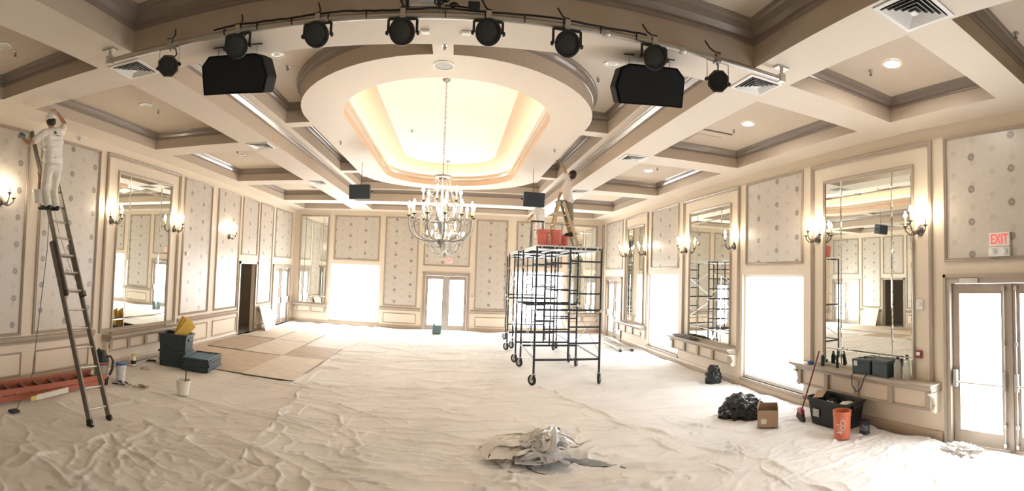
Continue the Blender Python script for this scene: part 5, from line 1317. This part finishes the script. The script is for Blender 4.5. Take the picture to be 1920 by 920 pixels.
# small aluminium platform stool behind
root = thing('step_stool', 'small aluminium step stool among the red buckets on the deck', 'step stool', (1.86, 10.9, DK))
for x in (-.13, .13):
    MB().beam((x, -.02, .62), (x, -.14, 0), .025, .035).build('front_leg', ALUD, root); MB().beam((x, .02, .62), (x, .16, 0), .025, .035).build('rear_leg', ALUD, root)
for z, y in ((.2, -.10), (.41, -.06)): MB().box((-.13, y-.05, z), (.13, y+.05, z+.02)).build('tread', ALU, root)
MB().box((-.15, -.07, .61), (.15, .07, .635)).build('top_tread', BLACKM, root)
REDB = mat('red_bucket_plastic', (.60, .15, .12), .45, var=.12)
for lb, x, y in (('red bucket at the left front corner of the scaffold deck', 1.77, 9.72), ('red bucket second from the left on the scaffold deck', 2.05, 9.72), ('red bucket behind the stepladder legs on the deck', 2.45, 10.75), ('red bucket beside the step stool at the back of the deck', 2.18, 10.85)):
    pail('red_bucket', lb, 'bucket', (x, y, DK), .33, .105, .122, REDB, 'red buckets on the scaffold deck')

# ---------------------------------------------------------------- people
SKIN = mat('skin', (.50, .30, .20), .55, var=.06)
HAIR = mat('dark_hair', (.022, .016, .012), .6, var=.3, bump=.5, bscale=80)
def solid(mb, name, m, parent, voxel, wrinkle=0.0, freq=9.0, seed=0.0, smooth_it=4):
    """fuse overlapping volumes into one continuous skin"""
    me = mb.mesh(name); o = bpy.data.objects.new(name, me); COL.objects.link(o)
    r = o.modifiers.new('fuse', 'REMESH'); r.mode = 'VOXEL'; r.voxel_size = voxel * K; r.use_smooth_shade = True
    s = o.modifiers.new('soften', 'SMOOTH'); s.iterations = smooth_it; s.factor = .5
    dg = bpy.context.evaluated_depsgraph_get(); ev = o.evaluated_get(dg)
    m2 = bpy.data.meshes.new_from_object(ev); m2.name = name
    bpy.data.objects.remove(o); bpy.data.meshes.remove(me)
    if wrinkle:
        n = len(m2.vertices); nr = [v.normal.copy() for v in m2.vertices]
        for v, q in zip(m2.vertices, nr):
            p = v.co / K; f = abs(noise.noise(Vector((p.x * freq, p.y * freq, p.z * freq * 1.5 + seed)))) + .5 * abs(noise.noise(Vector((p.x, p.y, p.z * 1.2)) * freq * 2.1 + Vector((seed, 3, 1))))
            v.co += q * (.45 - f) * wrinkle * K
    m2.polygons.foreach_set('use_smooth', [True] * len(m2.polygons)); m2.materials.clear(); m2.materials.append(m)
    o2 = bpy.data.objects.new(name, m2); COL.objects.link(o2)
    if parent is not None: o2.parent = parent
    return o2
def hand(mb, wrist, palm_end, thumb_dir, curl_dir, s=1.0):
    """palm, four unequal bent fingers and a thumb leaving the side of the palm"""
    w = Vector(wrist); e = Vector(palm_end); d = (e - w).normalized(); t = Vector(thumb_dir); t = (t - d * t.dot(d)).normalized(); c = Vector(curl_dir); c = (c - d * c.dot(d)).normalized()
    for k in (-1, -.33, .33, 1): mb.capsule(w + t * .010 * k, e + t * .023 * k * s, .014, .013)
    for k, L in ((1, .052), (.33, .060), (-.33, .056), (-1, .044)):
        a = e + t * .023 * k; b = a + d * L * .45 + c * L * .12; f = b + d * L * .30 + c * L * .38; g = f + c * L * .30 + d * L * .05
        mb.capsule(a, b, .0095, .009, 8); mb.capsule(b, f, .009, .0085, 8); mb.capsule(f, g, .0085, .0075, 8)
    a = w.lerp(e, .35) + t * .018; b = a + t * .030 + d * .018; f = b + d * .030 + c * .012
    mb.capsule(a, b, .012, .0105, 8); mb.capsule(b, f, .0105, .009, 8)
def person(label, J, fwd, shirt_m, pants_m, shoe_m, shorts, cap, hair_len, curl):
    base = J['base']; root = thing('person', label, 'person', base)
    j = {k: Vector(v) - Vector(base) for k, v in J.items()}
    F = Vector(fwd).normalized(); U = Vector((0, 0, 1))
    hd, nk = j['head'], j['neck']
    up = (hd - nk).normalized(); look = Vector(J.get('look', fwd)).normalized() if 'look' in J else F
    look = (look - up * look.dot(up)).normalized(); rt = look.cross(up).normalized()
    MH = Matrix((rt, look, up)).transposed()
    b = MB()
    b.ell(hd, (.066, .082, .088), 18, 14, MH); b.ell(hd + look * .022 - up * .04, (.050, .055, .058), 14, 10, MH)     # skull, jaw
    b.ell(hd + look * .088 - up * .012, (.011, .016, .02), 8, 6, MH)                                                   # nose
    for s in (-1, 1): b.ell(hd + rt * s * .067 - up * .005 - look * .005, (.008, .018, .026), 8, 6, MH)                # ears
    for s in (-1, 1): b.ell(hd + rt * s * .028 + look * .07 + up * .012, (.022, .012, .008), 8, 6, MH)                 # brows
    b.ell(hd + look * .078 - up * .045, (.022, .008, .010), 8, 6, MH)                                                  # mouth
    b.capsule(nk - up * .03, hd - up * .04, .045, .042)
    sm = (j['shL'] + j['shR']) / 2; hm = (j['hipL'] + j['hipR']) / 2; wst = sm.lerp(hm, .62); chs = sm.lerp(hm, .28)
    sv = (j['shR'] - j['shL']).normalized(); hv = (j['hipR'] - j['hipL']).normalized()
    def torso(b, g):
        b.capsule(j['shL'] * .85 + sm * .15, j['shR'] * .85 + sm * .15, .052 + g, .052 + g)
        for f0, wd, r in ((.14, .090, .072), (.30, .088, .078), (.46, .078, .076), (.62, .070, .074), (.78, .072, .078)):
            c = sm.lerp(hm, f0); v = sv.lerp(hv, f0).normalized(); b.capsule(c - v * wd, c + v * wd, r + g, r + g)
        b.capsule(nk - up * .05, sm - U * .02, .05 + g * .4, .065 + g)
    def hips(b, g):
        b.capsule(hm - hv * .068, hm + hv * .068, .084 + g, .084 + g); b.capsule(hm - hv * .065 + U * .07, hm + hv * .065 + U * .07, .074 + g, .074 + g)
    torso(b, 0); hips(b, 0)
    for S in 'LR':
        sh, el, ha = j['sh' + S], j['el' + S], j['ha' + S]; hp, kn, an, to = j['hip' + S], j['kn' + S], j['an' + S], j['toe' + S]
        wr = el.lerp(ha, .94)
        b.capsule(sh, el, .046, .034); b.capsule(el, el.lerp(wr, .35), .033, .035); b.capsule(el.lerp(wr, .35), wr, .035, .023)
        hdv = (ha - el).normalized(); td = Vector(curl.get('thumb' + S, (0, 0, 1))); hand(b, wr, ha + hdv * .045, td, Vector(curl[S]))
        b.capsule(hp, kn, .070, .048); b.capsule(kn, kn.lerp(an, .35), .047, .046); b.capsule(kn.lerp(an, .35), an, .046, .030)
        b.capsule(an - U * .01, to, .030, .024)
    body = solid(b, 'body', SKIN, root, .0065, smooth_it=5)
    c = MB(); torso(c, .012)
    for S in 'LR':
        sh, el = j['sh' + S], j['el' + S]; c.capsule(sh, sh.lerp(el, .62), .058, .052)
    c.capsule(hm - hv * .07 + U * .06, hm + hv * .07 + U * .06, .088, .088)
    shirt = solid(c, 'shirt', shirt_m, root, .009, .016, 11, 1.7)
    c = MB(); hips(c, .010)
    for S in 'LR':
        hp, kn, an = j['hip' + S], j['kn' + S], j['an' + S]
        c.capsule(hp, kn, .082, .062)
        if not shorts: c.capsule(kn, an + U * .02, .062, .054)
    solid(c, 'shorts' if shorts else 'trousers', pants_m, root, .009, .014, 10, 4.1)
    for S in 'LR':
        an, to = j['an' + S], j['toe' + S]; d = (to - an); d.z = 0; d.normalize()
        c = MB(); c.capsule(an - d * .035 - U * .025, to + d * .02 - U * .005, .040, .034); c.capsule(an + U * .03, an - U * .02, .040, .042)
        solid(c, 'shoe', shoe_m, root, .008)
    if cap is not None:
        c = MB(); c.ell(hd + up * .018 - look * .004, (.076, .092, .088), 18, 12, MH)
        c.box((-.062, .05, .005), (.062, .15, .018), Matrix.Translation(hd + up * .022) @ MH.to_4x4())
        o = solid(c, 'cap', cap, root, .008, .004, 14)
        c = MB(); c.ell(hd - look * .018 - up * .022, (.070, .076, .075), 16, 12, MH); solid(c, 'hair', HAIR, root, .008, .006, 30)
    else:
        c = MB(); c.ell(hd + up * .018 - look * .018, (.076, .084, .09), 18, 12, MH); c.ell(hd - look * .03 - up * .02, (.070, .066, .07), 14, 10, MH); solid(c, 'hair', HAIR, root, .008, .008, 30)
    EY = mat('eye_white', (.7, .68, .64), .3)
    for s in (-1, 1): MB().ell(hd + rt * s * .028 + look * .076 + up * .0, (.011, .006, .006), 8, 6, MH).build('eye', EY, root)
    return root, shirt
WSH = mat('white_painter_shirt', (.80, .77, .72), .85, var=.06, bump=.25, bscale=30)
WPT = mat('white_painter_trousers', (.76, .73, .67), .85, var=.10, bump=.25, bscale=30)
PNK = mat('pale_pink_white_shirt', (.78, .72, .68), .85, var=.05, bump=.25, bscale=30)
KHK = mat('grey_olive_shorts', (.23, .215, .17), .85, var=.12)
SHO = mat('black_shoe_leather', (.018, .018, .02), .5)
CAPM = mat('white_cap_cloth', (.80, .77, .75), .85, var=.05)
JL = dict(base=(-5.33, 4.80, 2.80), head=(-5.28, 4.665, 4.098), neck=(-5.26, 4.672, 3.985), look=(-.9, .35, .35),
          shL=(-5.23, 4.515, 3.875), shR=(-5.23, 4.845, 3.965), elL=(-5.34, 4.345, 3.70), haL=(-5.55, 4.36, 3.84), elR=(-5.36, 5.02, 4.14), haR=(-5.47, 4.965, 4.31),
          hipL=(-5.26, 4.655, 3.43), hipR=(-5.26, 4.815, 3.44), knL=(-5.32, 4.655, 3.12), knR=(-5.31, 4.83, 3.12), anL=(-5.29, 4.705, 2.865), anR=(-5.29, 4.865, 2.865), toeL=(-5.44, 4.705, 2.845), toeR=(-5.44, 4.86, 2.845))
pl, psh = person('painter in white cap, shirt and trousers on the tall ladder, one arm raised', JL, (-1, 0, 0), WSH, WPT, SHO, False, CAPM, 0, dict(L=(0, .3, -1), R=(-1, -.3, 0), thumbL=(0, 1, .2), thumbR=(0, -1, .3)))
# printed shirt back, laid onto the cloth
def decal(shirt, parent, poly, m, name, y0, z0, s, off=.004):
    tree = BVHTree.FromPolygons([v.co for v in shirt.data.vertices], [p.vertices for p in shirt.data.polygons])
    vs = []
    for (a, b) in poly:
        hit = tree.ray_cast(Vector((1.0, (y0 + a * s) * K, (z0 + b * s) * K)), Vector((-1, 0, 0)))[0]
        if hit is None: return
        vs.append((hit / K) + Vector((off, 0, 0)))
    mb = MB(); c = sum((v for v in vs), Vector()) / len(vs); n = len(vs)
    mb.add(vs + [c + Vector((off * .3, 0, 0))], [(i, (i + 1) % n, n) for i in range(n)]); mb.build(name, m, parent)
by, bz = -.135, 1.10     # logo place in the person's own frame
circ = lambda cx_, cy2, r, n=14: [(cx_ + r * math.cos(2*PI*k/n), cy2 + r * math.sin(2*PI*k/n)) for k in range(n)]
decal(psh, pl, [(-.5, .55), (-.1, .45), (.1, 0), (0, -.5), (-.35, -.3), (-.55, .1)], mat('logo_dark_green', (.015, .07, .03), .7), 'shirt_logo_leaf', by, bz, .05)
decal(psh, pl, [(.05, .3), (.45, .35), (.55, -.1), (.2, -.5), (.05, -.4), (.15, 0)], mat('logo_light_green', (.30, .42, .12), .7), 'shirt_logo_crescent', by, bz, .05)
decal(psh, pl, [(-.2, -.62), (1.7, -.52), (1.7, -.72), (-.2, -.82)], mat('logo_text_grey', (.10, .10, .10), .7), 'shirt_logo_text', by, bz, .05)
decal(psh, pl, [(-1.1, -.55), (-.6, -.5), (-.6, -.7), (-1.1, -.75)], mat('logo_text_grey', (.10, .10, .10), .7), 'shirt_logo_text', by, bz, .05)
for yy in (-.14, .045):
    decal(psh, pl, [(-.5, .5), (.5, .5), (.5, -.5), (-.5, -.5)], BLACK, 'belt_patch', yy, .585, .022, .02)
rag('blue_rag', 'blue rag in the left hand of the painter on the tall ladder', 'rag', (-5.60, 4.40, 3.84), (.05, .05, .07), mat('blue_cloth', (.05, .16, .42), .85), 51, sub=4, amp=.4)
root = thing('cloth_strip', 'tan cloth hanging from the ladder beside the painter', 'cloth', (-5.40, 4.58, 3.05))
MB().tube([(0, 0, .30), (.02, .02, .22), (.0, .03, .1), (.02, .0, .0)], [.012, .026, .022, .012], 8).build('hanging_fold', mat('tan_strap', (.45, .29, .18), .8), root, smooth=60)
MB().tube([(0, .05, .31), (-.01, .07, .2), (.0, .05, .05)], [.012, .02, .012], 8).build('hanging_fold', mat('tan_strap', (.45, .29, .18), .8), root, smooth=60)

JR = dict(base=(2.47, 10.2, 3.03), head=(2.46, 10.13, 4.362), neck=(2.44, 10.16, 4.262), look=(-.7, .6, .5),
          shL=(2.36, 10.06, 4.19), shR=(2.37, 10.34, 4.15), elL=(2.285, 10.06, 4.43), haL=(2.19, 10.10, 4.585), elR=(2.27, 10.40, 3.98), haR=(2.20, 10.28, 3.82),
          hipL=(2.42, 10.12, 3.72), hipR=(2.42, 10.28, 3.72), knL=(2.46, 10.11, 3.40), knR=(2.47, 10.29, 3.40), anL=(2.52, 10.12, 3.10), anR=(2.53, 10.28, 3.10), toeL=(2.40, 10.11, 3.072), toeR=(2.41, 10.27, 3.072))
person('dark haired painter in a pale shirt and shorts on the stepladder, reaching up', JR, (-1, 0, 0), PNK, KHK, SHO, True, None, 0, dict(L=(-.3, 0, .9), R=(0, 0, -1), thumbL=(0, 1, 0), thumbR=(0, -1, 0)))
root = thing('ceiling_scraper', 'paint scraper held up to the ceiling by the stepladder painter', 'tool', (2.165, 10.11, 4.60))
MB().tube([(.04, 0, -.06), (0, 0, 0), (-.03, 0, .03)], [.010, .011, .008], 8).build('handle', mat('dark_wood_handle', (.06, .05, .04), .6), root, smooth=50)
MB().prism([(-.012, 0), (.012, 0), (.022, .045), (-.022, .045)], -.002, .002, Matrix.Translation((-.03, 0, .028)) @ Matrix.Rotation(-.9, 4, 'Y') @ Matrix.Rotation(PI/2, 4, 'X')).build('blade', STB, root)
JT = dict(base=(2.25, 12.72, DK), head=(2.20, 12.70, 4.10), neck=(2.22, 12.72, 3.995), look=(-.8, .3, .1),
          shL=(2.12, 12.62, 3.90), shR=(2.32, 12.82, 3.90), elL=(2.00, 12.60, 3.72), haL=(1.89, 12.55, 3.60), elR=(2.36, 12.86, 3.66), haR=(2.26, 12.80, 3.50),
          hipL=(2.18, 12.66, 3.42), hipR=(2.32, 12.80, 3.42), knL=(2.17, 12.64, 3.08), knR=(2.32, 12.80, 3.08), anL=(2.20, 12.68, DK+.06), anR=(2.34, 12.82, DK+.06), toeL=(2.10, 12.61, DK+.04), toeR=(2.24, 12.75, DK+.04))
person('painter in a white shirt behind the red buckets, head hidden by the small loudspeaker', JT, (-.7, -.7, 0), WSH, WPT, SHO, False, CAPM, 0, dict(L=(0, 0, -1), R=(0, 0, -1), thumbL=(0, 1, 0), thumbR=(0, -1, 0)))
